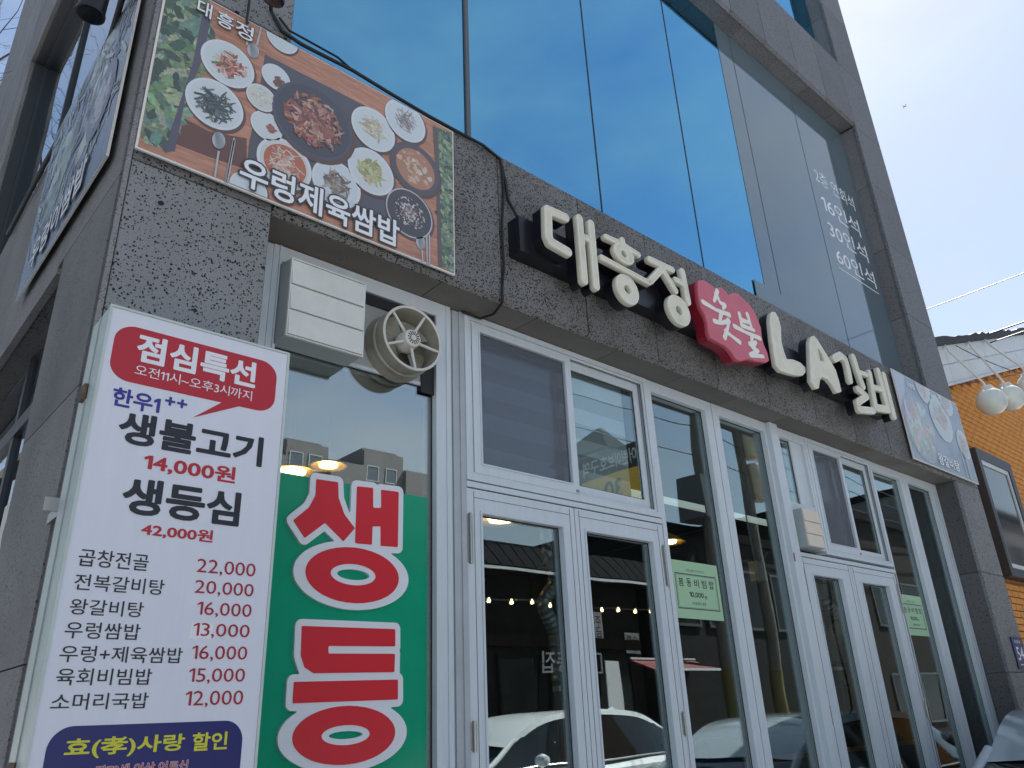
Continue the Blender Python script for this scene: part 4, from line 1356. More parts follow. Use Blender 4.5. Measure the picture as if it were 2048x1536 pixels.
DS = {'kimchi': [0.796, 4.1178, 0.1147],
 'namul': [0.7667, 3.8833, 0.1189],
 'jang1': [1.0052, 4.1755, 0.0671],
 'white': [0.9516, 4.0262, 0.0677],
 'jang2': [0.9881, 3.8938, 0.0719],
 'pan': [1.1948, 4.0371, 0.1958],
 'sprout': [1.5024, 4.1606, 0.1212],
 'anchovy': [1.6821, 4.3121, 0.1209],
 'stew': [1.7432, 4.0491, 0.1459],
 'radish': [1.0816, 3.7417, 0.1249],
 'fish': [1.3274, 3.7558, 0.1213],
 'greenveg': [1.4985, 3.9087, 0.124],
 'rice': [1.714, 3.7696, 0.1324],
 'cut1': [1.0159, 4.4096, 0.0756],
 'cut2': [0.9421, 3.5436, 0.0796]}
PO = {'tray': [[0.5082, 4.2763], [0.6616, 4.4338], [0.6905, 4.2851], [0.6822, 4.0659], [0.6533, 3.8277], [0.6242, 3.5959], [0.6023, 3.5842], [0.524, 3.5809]],
 'traydark': [[0.666, 4.3304], [0.7012, 4.2927], [0.6926, 4.0727], [0.6533, 3.8277], [0.6464, 3.5815], [0.6112, 3.5674], [0.6314, 3.7781], [0.6582, 4.0209]],
 'tray2': [[1.8788, 4.3808], [1.9869, 4.3979], [1.9822, 3.55], [1.898, 3.5489], [1.8892, 4.0371]],
 'tray2dark': [[1.8498, 4.3766], [1.8846, 4.378], [1.8943, 3.9282], [1.9055, 3.5416], [1.8819, 3.5427], [1.8722, 4.0289]],
 'mat': [[0.9458, 4.272], [1.4527, 4.2776], [1.5737, 3.991], [1.6289, 3.8166], [1.6141, 3.6065], [1.2697, 3.6313], [0.9264, 3.6264], [0.9216, 3.7537], [0.9381, 3.996]],
 'darkwood': [[0.6629, 3.7506], [0.7573, 3.7393], [0.9106, 3.7857], [0.9255, 3.6351], [0.7711, 3.6199], [0.6454, 3.6159]],
 'spoons': [[[0.806, 3.6651], [0.8036, 3.5372]], [[0.8595, 3.758], [0.8477, 3.5322]], [[0.8619, 3.75], [0.8535, 3.5324]], [[0.9057, 4.2966], [0.916, 4.4123]],
            [[0.863, 4.2678], [0.8599, 4.3838]], [[1.7842, 3.6365], [1.7892, 3.5273]], [[1.8284, 3.696], [1.8288, 3.5275]], [[1.8124, 3.6893], [1.8162, 3.5277]]],
 'bowls': [[0.8004, 3.715], [0.8922, 4.2556], [1.778, 3.6339]],
 't1': [[0.6426, 4.3661], [0.6873, 4.346], [0.763, 4.3367], [0.8441, 4.3348], [0.6472, 4.3273], [0.8746, 4.3183]],
 't2': [[0.8907, 3.6404], [0.946, 3.6224], [1.647, 3.6858], [1.5941, 3.618], [0.9359, 3.6864], [0.934, 3.5487]],
 'frame': [[0.5188, 3.5273], [1.983, 3.5267], [1.9822, 4.4076], [0.503, 4.2724]]}
P1 = thing("food_poster", "large colour poster of a pork and side dish spread above the fan", "poster", (1.25, -0.02, 3.53))
CX0, CX1, CZ0, CZ1 = 0.511, 1.984, 3.529, 4.412
MB().box(CX0, CX1, -0.034, -0.024, CZ0, CZ1).build("board", "poster_rim", P1)
for x in (0.7, 1.25, 1.8):
    for z in (3.7, 4.25): MB().box(x - .03, x + .03, -0.0235, -0.001, z - .03, z + .03).build("spacer", "steel", P1)
MB().box(CX0 + 0.008, CX1 - 0.006, -0.0348, -0.0338, CZ0 + 0.008, CZ1 - 0.004).build("print_base", "poster_wood", P1)
CL = (CX0 + 0.009, CX1 - 0.007, CZ0 + 0.009, CZ1 - 0.005)
YP = -0.0352


def flat(key, y, col, name="printed_shape", m="print", par=P1):
    mb = MB(); mb.poly([(min(max(a, CL[0]), CL[1]), y, min(max(b, CL[2]), CL[3])) for a, b in PO[key]], col); return mb.build(name, m, par)


flat('mat', YP, (0.075, 0.075, 0.095))
flat('darkwood', YP, (0.13, 0.045, 0.03))
leaves(P1, PO['tray'], YP - 0.0002, 300, CL, size=0.085)
leaves(P1, PO['tray2'], YP - 0.0002, 300, CL, size=0.035, base=(0.08, 0.13, 0.08))
flat('traydark', YP - 0.0016, (0.085, 0.075, 0.115)); flat('tray2dark', YP - 0.0016, (0.10, 0.075, 0.075))
WH = (0.66, 0.70, 0.74); WI = (0.60, 0.65, 0.69)
RED = [(0.42, 0.10, 0.06), (0.35, 0.06, 0.04), (0.55, 0.25, 0.18), (0.60, 0.42, 0.34), (0.28, 0.06, 0.05)]
PORK = [(0.30, 0.11, 0.08), (0.40, 0.19, 0.15), (0.22, 0.07, 0.055), (0.52, 0.34, 0.28), (0.36, 0.13, 0.08), (0.45, 0.26, 0.20), (0.17, 0.06, 0.05)]
YD = YP - 0.002
dish(P1, *DS['cut1'], YD, WH, WI, [(.66, .7, .7)], n=4, clip=CL)
dish(P1, *DS['kimchi'], YD, WH, WI, RED + [(0.62, 0.55, 0.46), (0.16, 0.20, 0.10)], 170, fr=0.55, fw=0.03, off=(0.1, -0.05), clip=CL)
dish(P1, *DS['namul'], YD, WH, WI, [(0.045, 0.065, 0.055), (0.08, 0.10, 0.085), (0.03, 0.04, 0.05), (0.15, 0.18, 0.16), (0.07, 0.09, 0.13)], 190, fr=0.6, fw=0.028, off=(0.02, -0.05), clip=CL)
dish(P1, *DS['jang1'], YD, WH, WI, [(0.16, 0.06, 0.05), (0.22, 0.09, 0.07)], 60, fr=0.35, fl=0.2, fw=0.08, off=(0.25, -0.3), clip=CL)
dish(P1, *DS['white'], YD - 0.0006, WH, (0.60, 0.62, 0.58), [(0.62, 0.62, 0.55), (0.52, 0.54, 0.48)], 60, fr=0.6, fl=0.18, fw=0.09, clip=CL)
dish(P1, *DS['jang2'], YD, WH, WI, [(0.30, 0.10, 0.07), (0.36, 0.14, 0.10)], 60, fr=0.28, fl=0.16, fw=0.08, off=(0.3, -0.1), clip=CL)
dish(P1, *DS['pan'], YD - 0.0014, (0.07, 0.075, 0.12), (0.055, 0.055, 0.075), PORK, 520, fr=0.66, fl=0.16, fw=0.03, rimw=0.06, clip=CL)
dish(P1, *DS['sprout'], YD, WH, WI, [(0.62, 0.60, 0.48), (0.52, 0.48, 0.36), (0.66, 0.66, 0.58), (0.42, 0.36, 0.2)], 150, fr=0.5, fw=0.022, clip=CL)
dish(P1, *DS['anchovy'], YD - 0.0003, WH, WI, [(0.30, 0.27, 0.27), (0.2, 0.17, 0.17), (0.42, 0.4, 0.4)], 110, fr=0.5, fw=0.02, clip=CL)
dish(P1, *DS['radish'], YD, WH, (0.60, 0.60, 0.60), [(0.62, 0.42, 0.36), (0.66, 0.56, 0.52), (0.52, 0.20, 0.13)], 190, fr=0.55, fw=0.022, broth=(0.46, 0.13, 0.06), clip=CL)
dish(P1, *DS['fish'], YD - 0.0003, WH, WI, [(0.24, 0.18, 0.15), (0.36, 0.28, 0.24), (0.46, 0.42, 0.38), (0.14, 0.10, 0.09)], 130, fr=0.5, fw=0.035, clip=CL)
dish(P1, *DS['greenveg'], YD - 0.0006, WH, WI, [(0.38, 0.36, 0.13), (0.46, 0.44, 0.22), (0.26, 0.28, 0.10), (0.5, 0.48, 0.3)], 120, fr=0.5, fl=0.22, fw=0.05, clip=CL)
dish(P1, *DS['stew'], YD - 0.0009, (0.075, 0.07, 0.10), (0.10, 0.07, 0.08), [(0.50, 0.26, 0.16), (0.56, 0.40, 0.30), (0.40, 0.19, 0.11), (0.6, 0.5, 0.42)], 90, fr=0.7, fl=0.14, fw=0.06, rimw=0.09, broth=(0.42, 0.20, 0.12), clip=CL)
dish(P1, *DS['rice'], YD - 0.0012, (0.52, 0.52, 0.55), (0.05, 0.05, 0.06), [(0.60, 0.57, 0.55), (0.44, 0.36, 0.36), (0.24, 0.15, 0.17), (0.66, 0.65, 0.64), (0.12, 0.09, 0.1)], 420, fr=0.62, fl=0.05, fw=0.025, rimw=0.05, clip=CL)
dish(P1, *DS['cut2'], YD, WH, WI, [(.7, .72, .74)], n=5, clip=CL)
for a, b in PO['spoons']:
    sp = MB()
    d = Vector((b[0] - a[0], 0, b[1] - a[1])); nrm = Vector((-d.z, 0, d.x)).normalized() * 0.0042
    A_, B_ = Vector((a[0], YD - .001, a[1])), Vector((b[0], YD - .001, b[1]))
    sp.poly([A_ - nrm, A_ + nrm, B_ + nrm, B_ - nrm], [(0.42, 0.44, 0.48), (0.55, 0.57, 0.6), (0.5, 0.52, 0.55), (0.22, 0.22, 0.25)])
    sp.build("printed_cutlery", "print", P1)
for c in PO['bowls']:
    sp = MB(); k_ = [0.38 + 0.22 * math.sin(i * 0.6 + 1) for i in range(20)]; ngon(sp, c[0], c[1], 0.026, 0.042, YD - .0012, [(v * .93, v, v * 1.1) for v in k_], 20)
    sp.build("printed_spoon", "print", P1)
t2 = (0.896, 1.655, 3.545, 3.69)
YT1 = YD - 0.0075
text('우렁제육쌈밥', t2, YT1, 'ink_grey', P1, bold=0.02, grow=0.055)
text('우렁제육쌈밥', t2, YT1 - 0.0006, 'ink_white', P1, bold=0.02)
for ch, bx in (('대', (0.640, 0.700, 4.296, 4.378)), ('흥', (0.722, 0.795, 4.292, 4.372)), ('정', (0.803, 0.882, 4.288, 4.372))):
    text(ch, bx, YT1, 'ink_grey', P1, bold=0.012, grow=0.03)
    text(ch, bx, YT1 - 0.0006, 'ink_white', P1, bold=0.012)

# right-hand poster
Q = {'pot': [7.4747, 3.903, 0.3457],
 'd1': [8.0704, 4.1276, 0.2519],
 'd2': [8.5206, 3.9391, 0.1589],
 'd3': [7.7981, 4.3904, 0.1697],
 'd4': [8.3318, 4.3907, 0.1803],
 't': [[7.6893, 3.6927], [8.1829, 3.6021], [7.7, 3.586]],
 'strip': [[7.1236, 4.416], [7.3975, 4.4228], [7.3053, 4.1548], [7.1283, 3.9618]]}
P2 = thing("food_poster", "soup poster with pale bluish sky haze in its colours at the far right end of the stone beam", "poster", (7.9, -0.02, 3.54))
MB().box(7.13, 8.655, -0.034, -0.024, 3.538, 4.425).build("board", "poster_rim", P2)
for x in (7.35, 8.4):
    for z in (3.7, 4.25): MB().box(x - .03, x + .03, -0.0235, -0.001, z - .03, z + .03).build("spacer", "steel", P2)
MB().box(7.14, 8.647, -0.0348, -0.0338, 3.548, 4.417).build("print_base", "poster_haze", P2)
C2 = (7.142, 8.645, 3.55, 4.415)
mb = MB(); mb.poly([(7.142, YP, 4.415), (7.142, YP, 3.72), (7.22, YP, 4.05), (7.40, YP, 4.415)], (0.42, 0.46, 0.54)); mb.build("printed_shape", "print", P2)
PAL = [(0.45, 0.48, 0.46), (0.38, 0.42, 0.38), (0.52, 0.50, 0.46), (0.33, 0.36, 0.34), (0.48, 0.40, 0.36)]
dish(P2, *Q['pot'], YP - 0.001, (0.30, 0.34, 0.40), (0.34, 0.39, 0.44), PAL + [(0.52, 0.55, 0.56)], 260, fr=0.75, fl=0.3, fw=0.06, rimw=0.12, clip=C2, shade=False)
for k in ('d1', 'd2', 'd3', 'd4'):
    dish(P2, *Q[k], YP - 0.003, (0.52, 0.58, 0.60), (0.50, 0.55, 0.57), [(0.46, 0.42, 0.40), (0.50, 0.46, 0.43), (0.42, 0.30, 0.27), (0.52, 0.52, 0.5)], 120, fr=0.55, fl=0.2, fw=0.05, clip=C2, shade=False)
text('왕갈비탕', (7.70, 8.20, 3.585, 3.70), YP - 0.009, 'ink_white', P2, bold=0.018)
text('대흥정', (7.40, 7.56, 4.30, 4.36), YP - 0.009, 'ink_white', P2, bold=0.01)
for x in (8.36, 8.44, 8.47):
    sp = MB(); sp.poly([(x, YP - .009, 3.56), (x + .012, YP - .009, 3.56), (x + .012, YP - .009, 3.86), (x, YP - .009, 3.86)], (0.46, 0.50, 0.54))
    sp.build("printed_cutlery", "print", P2)

# side poster on the left elevation, local x runs towards the street
P3 = thing("food_poster", "dark blue vegetable poster on the side wall left of the corner", "poster", (0.510 - 0.016 * 1.0 - 0.004, 1.0, 3.66), rz=math.radians(-89.083))
MB().box(-0.745, 0.748, -0.030, -0.020, 0.0, 1.115).build("board", "poster_rim", P3, local=True)
MB().box(-0.738, 0.742, -0.0308, -0.0298, 0.007, 1.108).build("print_base", "poster_side", P3, local=True)
C3 = (-0.736, 0.740, 0.009, 1.106)
YS = -0.0312
mb = MB()
for i in range(13):
    x = random.uniform(-0.55, 0.40); z = random.uniform(0.36, 0.98)
    s = random.uniform(0.08, 0.17); c = random.choice([(0.46, 0.52, 0.48), (0.40, 0.46, 0.43), (0.52, 0.56, 0.54), (0.28, 0.33, 0.31)])
    ngon(mb, x, z, s * 1.3, s * .8, YS - i * 0.00003, [jit(c, .15) for _ in range(22)], 22, clip=C3, wob=.1, rot=random.uniform(-.5, 1.2))
for i in range(160):
    strip(mb, random.uniform(-.7, .7), random.uniform(.25, 1.08), random.uniform(.03, .12), random.uniform(.004, .014), random.uniform(0, 3.1), YS - .001 - i * 0.000008, random.choice([(0.07, 0.09, 0.10), (0.20, 0.25, 0.23), (0.035, 0.045, 0.06), (0.36, 0.41, 0.38), (0.04, 0.05, 0.065)]), C3)
mb.build("printed_leaves", "print", P3, local=True)
dish(P3, 0.42, 0.52, 0.2, YS - .003, (0.10, 0.11, 0.15), (0.11, 0.12, 0.16), [(0.42, 0.45, 0.50), (0.34, 0.37, 0.42), (0.5, 0.52, 0.56)], 140, fr=.6, fl=.2, fw=.05, clip=C3, local=True, shade=False)
text('우렁이쌈밥', (-0.52, 0.42, 0.06, 0.24), YS - 0.006, 'ink_grey', P3, bold=0.02, grow=0.05, local=True)
text('우렁이쌈밥', (-0.52, 0.42, 0.06, 0.24), YS - 0.0066, 'ink_white', P3, bold=0.02, local=True)

# ------------------------------------------------------------------ ventilation
V1 = thing("louvre_vent", "white box vent with three closed flaps left of the round fan", "vent", (1.38, 0.08, 3.02))
MB().hexa([(1.205, 0.095, 3.025), (1.562, 0.095, 3.025), (1.562, 0.224, 3.025), (1.205, 0.224, 3.025), (1.205, 0.095, 3.385), (1.562, 0.095, 3.385), (1.562, 0.224, 3.42), (1.205, 0.224, 3.42)]).build("housing", "vent_side", V1)
MB().frame(1.203, 1.564, 3.018, 3.388, 0.082, 0.0945, 0.006).build("face_frame", "vent_white", V1)
for i in range(3):
    a = 3.026 + i * 0.1185
    MB().hexa([(1.2095, 0.076, a), (1.5575, 0.076, a), (1.5575, 0.0945, a), (1.2095, 0.0945, a), (1.2095, 0.0835, a + 0.1145), (1.5575, 0.0835, a + 0.1145), (1.5575, 0.0945, a + 0.1145), (1.2095, 0.0945, a + 0.1145)]).build("flap", "vent_white", V1)
V3 = thing("louvre_vent", "small cream box vent with three flaps beside the far sliding window", "vent", (5.4, 0.1, 2.6))
MB().box(5.225, 5.455, 0.125, 0.2055, 2.585, 2.86).build("housing", "vent_side", V3)
for i in range(3):
    a = 2.590 + i * 0.0905
    MB().hexa([(5.228, 0.112, a), (5.452, 0.112, a), (5.452, 0.1245, a), (5.228, 0.1245, a), (5.228, 0.118, a + 0.0875), (5.452, 0.118, a + 0.0875), (5.452, 0.1245, a + 0.0875), (5.228, 0.1245, a + 0.0875)]).build("flap", "vent_cream", V3)
FN = thing("exhaust_fan", "round grimy metal exhaust fan with five spokes above the green banner", "fan", (1.80, 0.2, 3.0))
FC = (1.818, 0.048, 3.185)
MB().lathe([(0.152, 0.03), (0.158, 0.026), (0.160, 0.03), (0.158, 0.10), (0.165, 0.105), (0.165, 0.12), (0.16, 0.125), (0.170, 0.174), (0.150, 0.174), (0.150, 0.034), (0.152, 0.03)], FC, 'Y', 40).build("drum", "fan_metal", FN, smooth=True)
MB().lathe([(0.1595, 0.022), (0.163, 0.026), (0.1595, 0.032), (0.152, 0.032), (0.150, 0.026), (0.1595, 0.022)], FC, 'Y', 40).build("rim_ring", "fan_hub", FN, smooth=True)
MB().lathe([(0.0, 0.168), (0.150, 0.168)], FC, 'Y', 30).build("back_plate", "fan_dark", FN)
hub = MB().lathe([(0.0, 0.02), (0.030, 0.02), (0.042, 0.026), (0.046, 0.036), (0.046, 0.07), (0.05, 0.075), (0.05, 0.10), (0.03, 0.11), (0.03, 0.165)], FC, 'Y', 28).build("motor_hub", "fan_hub", FN, smooth=True)
sl = MB()
for i in range(14):
    a = 2 * math.pi * i / 14
    ca, sa = math.cos(a), math.sin(a)
    p = [(0.014, -0.0022), (0.033, -0.0032), (0.033, 0.0032), (0.014, 0.0022)]
    sl.poly([(FC[0] + u * ca - v * sa, FC[1] + 0.0194, FC[2] + u * sa + v * ca) for u, v in p])
sl.build("vent_slots", "gasket", hub)
for i in range(5):
    a = math.radians(62 + 72 * i)
    MB().cyl((FC[0] + 0.04 * math.cos(a), FC[1] + 0.05, FC[2] + 0.04 * math.sin(a)), (FC[0] + 0.151 * math.cos(a), FC[1] + 0.036, FC[2] + 0.151 * math.sin(a)), 0.0075, 0.0065, n=8).build("spoke", "fan_hub", FN)
for i in range(4):
    a0 = math.radians(20 + 90 * i); bl = MB(); prev = None
    for k in range(7):
        a = a0 + k * 0.19; pp = [(FC[0] + r_ * math.cos(a), FC[1] + 0.10 + k * 0.007, FC[2] + r_ * math.sin(a)) for r_ in (0.045, 0.142)]
        if prev: bl.poly([prev[0], prev[1], pp[1], pp[0]])
        prev = pp
    bl.build("blade", "fan_metal", FN)

# ------------------------------------------------------------------ floodlights and cables
def flood(o, d, r, L, label):
    t = thing("floodlight", label, "floodlight", o, "black floodlights above the posters")
    o = Vector(o); d = Vector(d).normalized(); e = o + d * L
    MB().cyl(o, e, r * 0.92, r, n=20).cyl(e, e + d * 0.012, r * 1.08, r * 1.08, n=20).build("housing", "black_metal", t, smooth=True)
    MB().cyl(e + d * 0.0125, e + d * 0.016, r * 0.9, n=20).build("lens", "car_glass", t)
    return t


fl1 = flood((0.875, -0.30, 4.50), (0.0, 0.3, -1), 0.042, 0.15, "black can floodlight over the top edge of the colour poster")
MB().tube([(0.875, -0.30, 4.495), (0.875, -0.29, 4.62), (0.875, -0.18, 4.72), (0.875, -0.001, 4.72)], 0.012, n=8).build("arm", "black_metal", fl1)
fl2 = flood((0.30, 0.08, 4.37), (-0.03, 0.1, -1), 0.05, 0.20, "black can floodlight over the blue poster on the side wall")
MB().tube([(0.30, 0.08, 4.37), (0.30, 0.10, 4.46), (0.34, 0.22, 4.72), (0.498, 0.45, 4.76)], 0.012, n=8).build("arm", "black_metal", fl2)
hk = MB().tube([(0.845, -0.002, 4.60), (0.845, -0.05, 4.55), (0.842, -0.060, 4.42), (0.842, -0.058, 4.385), (0.848, -0.05, 4.372), (0.852, -0.048, 4.385)], 0.006, n=8)
tag(hk.build("hook", "black_metal"), "black iron hook hanging over the top of the colour poster", "hook")
c1 = MB().tube([(0.88, -0.18, 4.60), (0.957, -0.016, 4.563), (1.018, -0.014, 4.481), (1.118, -0.013, 4.466), (1.221, -0.013, 4.47), (1.387, -0.013, 4.478), (1.6, -0.013, 4.463), (1.85, -0.013, 4.452), (2.02, -0.013, 4.452), (2.204, -0.013, 4.455), (2.329, -0.013, 4.423), (2.359, -0.013, 4.294), (2.375, -0.014, 4.166), (2.415, -0.05, 4.03)], 0.009, n=8)
tag(c1.build("power_cable", "black_rubber"), "black cable along the poster top and down to the letter sign", "cable")
c2 = MB().tube([(2.335, -0.013, 4.40), (2.346, -0.012, 4.221), (2.321, -0.011, 3.947), (2.325, -0.011, 3.73), (2.303, -0.012, 3.557), (2.302, -0.016, 3.50), (2.33, 0.09, 3.485), (2.31, 0.175, 3.488), (2.203, 0.188, 3.498)], 0.007, n=8)
tag(c2.build("power_cable", "black_rubber"), "black cable running down the beam joint and looping under the soffit", "cable")
c3 = MB().tube([(1.0, -0.015, 4.55), (1.05, -0.02, 4.50), (1.13, -0.025, 4.495), (1.30, -0.02, 4.50), (1.38, -0.014, 4.48)], 0.006, n=6)
tag(c3.build("power_cable", "black_rubber"), "thinner black cable beside the blue pane over the colour poster", "cable")
c4 = MB().tube([(0.31, 0.12, 4.44), (0.40, 0.25, 4.60), (0.44, 0.45, 4.70), (0.475, 0.8, 4.74), (0.47, 1.3, 4.70), (0.455, 2.0, 4.74), (0.44, 3.0, 4.76)], 0.014, n=8)
tag(c4.build("power_cable", "black_rubber"), "thick black cable along the top of the side wall poster", "cable")

# ------------------------------------------------------------------ notices
def notice(x0, x1, z0, z1, label):
    t = thing("paper_notice", label, "notice", ((x0 + x1) / 2, 0.235, z0), "green paper notices")
    MB().box(x0, x1, 0.2335, 0.2345, z0, z1).build("sheet", "paper_green", t)
    w, h = x1 - x0, z1 - z0; y = 0.2333
    MB().frame(x0 + .06 * w, x1 - .06 * w, z0 + .16 * h, z1 - .22 * h, y, y + .0001, 0.006).frame(x0 + .085 * w, x1 - .085 * w, z0 + .185 * h, z1 - .245 * h, y, y + .0001, 0.002).build("printed_border", "ink_grey", t)
    y -= .0003
    text('제철 봄동의 아삭한 맛', (x0 + .30 * w, x0 + .70 * w, z0 + .815 * h, z0 + .865 * h), y, 'ink_grey', t)
    for i, ch in enumerate('봄동비빔밥'):
        c = x0 + w * (.175 + .162 * i)
        text(ch, (c - .05 * w, c + .05 * w, z0 + .55 * h, z0 + .70 * h), y, 'ink_dark', t, bold=0.012)
    text('10,000', (x0 + .32 * w, x0 + .62 * w, z0 + .36 * h, z0 + .465 * h), y, 'ink_dark', t, bold=0.02)
    text('원', (x0 + .635 * w, x0 + .69 * w, z0 + .36 * h, z0 + .42 * h), y, 'ink_dark', t, bold=0.012)
    text('+된장찌개 포함', (x0 + .35 * w, x0 + .65 * w, z0 + .235 * h, z0 + .295 * h), y, 'ink_grey', t, bold=0.006)


notice(3.760, 4.226, 2.043, 2.377, "pale green paper notice on the pane right of the near door")
notice(6.775, 7.215, 2.045, 2.372, "pale green paper notice on the pane right of the far door")

# lettering on the upper window
WL = thing("window_lettering", "white hand lettering with seat numbers on the far grey upper pane", "lettering", (7.45, 0.186, 5.6))
for body, bx, bd in (('2층 연회석', (7.02, 7.90, 6.67, 6.86), 0.0), ('16인석', (7.03, 7.87, 6.30, 6.53), 0.004), ('30인석', (7.04, 7.90, 5.98, 6.20), 0.004), ('60인석', (7.07, 7.93, 5.665, 5.88), 0.004)):
    text(body, bx, 0.1872, 'ink_white', WL, bold=bd)
MB().box(7.07, 7.945, 0.1869, 0.1874, 5.606, 5.617).build("underline", "ink_white", WL)

# address plate on the right pier
AP = thing("address_plate", "small navy address plate on the right pier", "sign", (8.53, 0, 1.8))
MB().box(8.39, 8.665, -0.014, -0.001, 1.775, 2.055).build("plate", "plate_navy", AP)
text('대흥로', (8.45, 8.60, 2.0, 2.03), -0.0145, 'ink_white', AP)
text('54', (8.44, 8.61, 1.85, 1.97), -0.0145, 'ink_white', AP, bold=0.01)
MB().box(8.45, 8.60, -0.0145, -0.0141, 1.81, 1.818).build("printed_line", "ink_white", AP)
# sticker lettering in the side glazing
SK = thing("window_sticker", "white sheet with black lettering in the side glazing left of the pier", "sticker", S(1.4, 0.14, 2.2))
mb = MB(); sbox(mb, 0.99, 1.9, 0.1455, 0.1475, 2.15, 2.62); mb.build("sheet", "poster_rim", SK)
text('영업', (0.0, 0.75, 2.2, 2.58), 0, 'ink_dark', SK, bold=0.03, ax=lambda a, b, y: S(1.80 - a, 0.1445, b))

# ------------------------------------------------------------------ neighbour with the orange brick wall
NB = thing("brick_house", "orange brick neighbour house with a white fascia beyond the right pier", "building", (13, 0.5, 0))
NX0, NX1 = 8.80, 17.5


def rake(x): return 5.23 + (x - 10.25) * 0.342


w = MB(); w.poly([(NX0, 0.545, -0.1), (NX1, 0.545, -0.1), (NX1, 0.545, rake(NX1)), (NX0, 0.545, rake(NX0))])
w.poly([(NX0, 8, -0.1), (NX0, 0.545, -0.1), (NX0, 0.545, rake(NX0)), (NX0, 8, rake(NX0))])
w.poly([(NX1, 8, -0.1), (NX1, 0.545, -0.1), (NX1, 0.545, rake(NX1)), (NX1, 8, rake(NX1))])
w.build("wall", "brick_mortar", NB)
BW, BH, JT = 0.205, 0.066, 0.011
br = MB().slab(-BW / 2, BW / 2, -BH / 2, BH / 2, 0, 0.045, 0.004).mesh("brick")
br.materials.append(M["brick"])
cnt = 0
rest = MB()
cand = []
r_i = 0
z = 0.0
while z < 8:
    x = NX0 + (0.108 if r_i % 2 else 0.0)
    while x < NX1 - .2:
        c = (x + BW / 2, z + BH / 2)
        if c[1] < rake(c[0]) - 0.05 and not (10.33 < c[0] < 11.60 and 2.80 < c[1] < 4.42):
            cand.append(c)
        x += BW + JT
    z += BH + JT; r_i += 1


def seen(c):      # bricks in the picture's reach first: near the pier edge and beside the window
    return abs(c[0] - 11.6) + 0.8 * abs(c[1] - 4.6)


cand.sort(key=seen)
for i, c in enumerate(cand):
    dy = random.uniform(-0.003, 0.003)
    if i < 300:
        o = bpy.data.objects.new("brick", br); COL.objects.link(o); o.parent = NB
        o.location = (c[0] - 13, 0.5 + dy - 0.5, c[1])
    else:
        rest.slab(c[0] - BW / 2, c[0] + BW / 2, c[1] - BH / 2, c[1] + BH / 2, 0.5 + dy, 0.044, 0.004)
ro = rest.build("brickwork", "brick", NB); ro["kind"] = "stuff"
# box window with black surround
nw = MB(); nw.frame(10.36, 11.57, 2.83, 4.39, 0.40, 0.55, 0.10, 0.13, 0.10, 0.13)
nwo = nw.build("window", "dark_frame", NB)
MB().frame(10.4605, 11.4395, 2.9305, 4.2595, 0.415, 0.455, 0.055).build("sash", "white_frame", nwo)
MB().box(10.516, 11.384, 0.43, 0.437, 2.986, 4.204).build("pane", "car_glass", nwo)
# fascia of white panels following the rake, seams between them
for i in range(9):
    a = 9.2 + i * 0.82; b = a + 0.812
    for k, (u, v) in enumerate(((0.0, 0.24), (0.248, 0.50))):
        MB().hexa([(a, 0.32, rake(a) + u), (b, 0.32, rake(b) + u), (b, 0.34, rake(b) + u), (a, 0.34, rake(a) + u), (a, 0.32, rake(a) + v), (b, 0.32, rake(b) + v), (b, 0.34, rake(b) + v), (a, 0.34, rake(a) + v)]).build("fascia_panel", "fascia_white", NB)
fb = MB()
fb.hexa([(9.2, 0.342, rake(9.2)), (16.6, 0.342, rake(16.6)), (16.6, 0.54, rake(16.6)), (9.2, 0.54, rake(9.2)), (9.2, 0.342, rake(9.2) + .5), (16.6, 0.342, rake(16.6) + .5), (16.6, 0.54, rake(16.6) + .5), (9.2, 0.54, rake(9.2) + .5)])
fb.build("eave", "vent_side", NB)
tb = MB()
tb.hexa([(9.2, 0.30, rake(9.2) - .035), (16.6, 0.30, rake(16.6) - .035), (16.6, 0.45, rake(16.6) - .035), (9.2, 0.45, rake(9.2) - .035), (9.2, 0.30, rake(9.2) - .004), (16.6, 0.30, rake(16.6) - .004), (16.6, 0.45, rake(16.6) - .004), (9.2, 0.45, rake(9.2) - .004)])
tb.build("eave_trim", "fascia_white", NB)
rf = MB(); xs_ = [9.1 + i * 0.16 for i in range(48)]
up = [rake(x) + 0.60 + random.uniform(-.02, .025) for x in xs_]
for i in range(len(xs_) - 1):
    a, b = xs_[i], xs_[i + 1]
    rf.hexa([(a, 0.27, rake(a) + .505), (b, 0.27, rake(b) + .505), (b, 4.0, rake(b) + .505), (a, 4.0, rake(a) + .505), (a, 0.27, up[i]), (b, 0.27, up[i + 1]), (b, 4.0, up[i + 1]), (a, 4.0, up[i])])
rf.build("roof_edge", "roof_black", NB)
GL = [((10.0, -0.015, 4.772), (9.95, 0.30, 5.60), "frosted globe lamp nearest the grey pier, at the end of its rod"),
      ((10.7, -0.043, 4.976), (10.95, 0.30, 5.95), "middle frosted globe lamp half behind the first globe"),
      ((11.42, -0.15, 5.285), (11.75, 0.30, 6.22), "frosted globe lamp cut off by the right edge of the picture")]
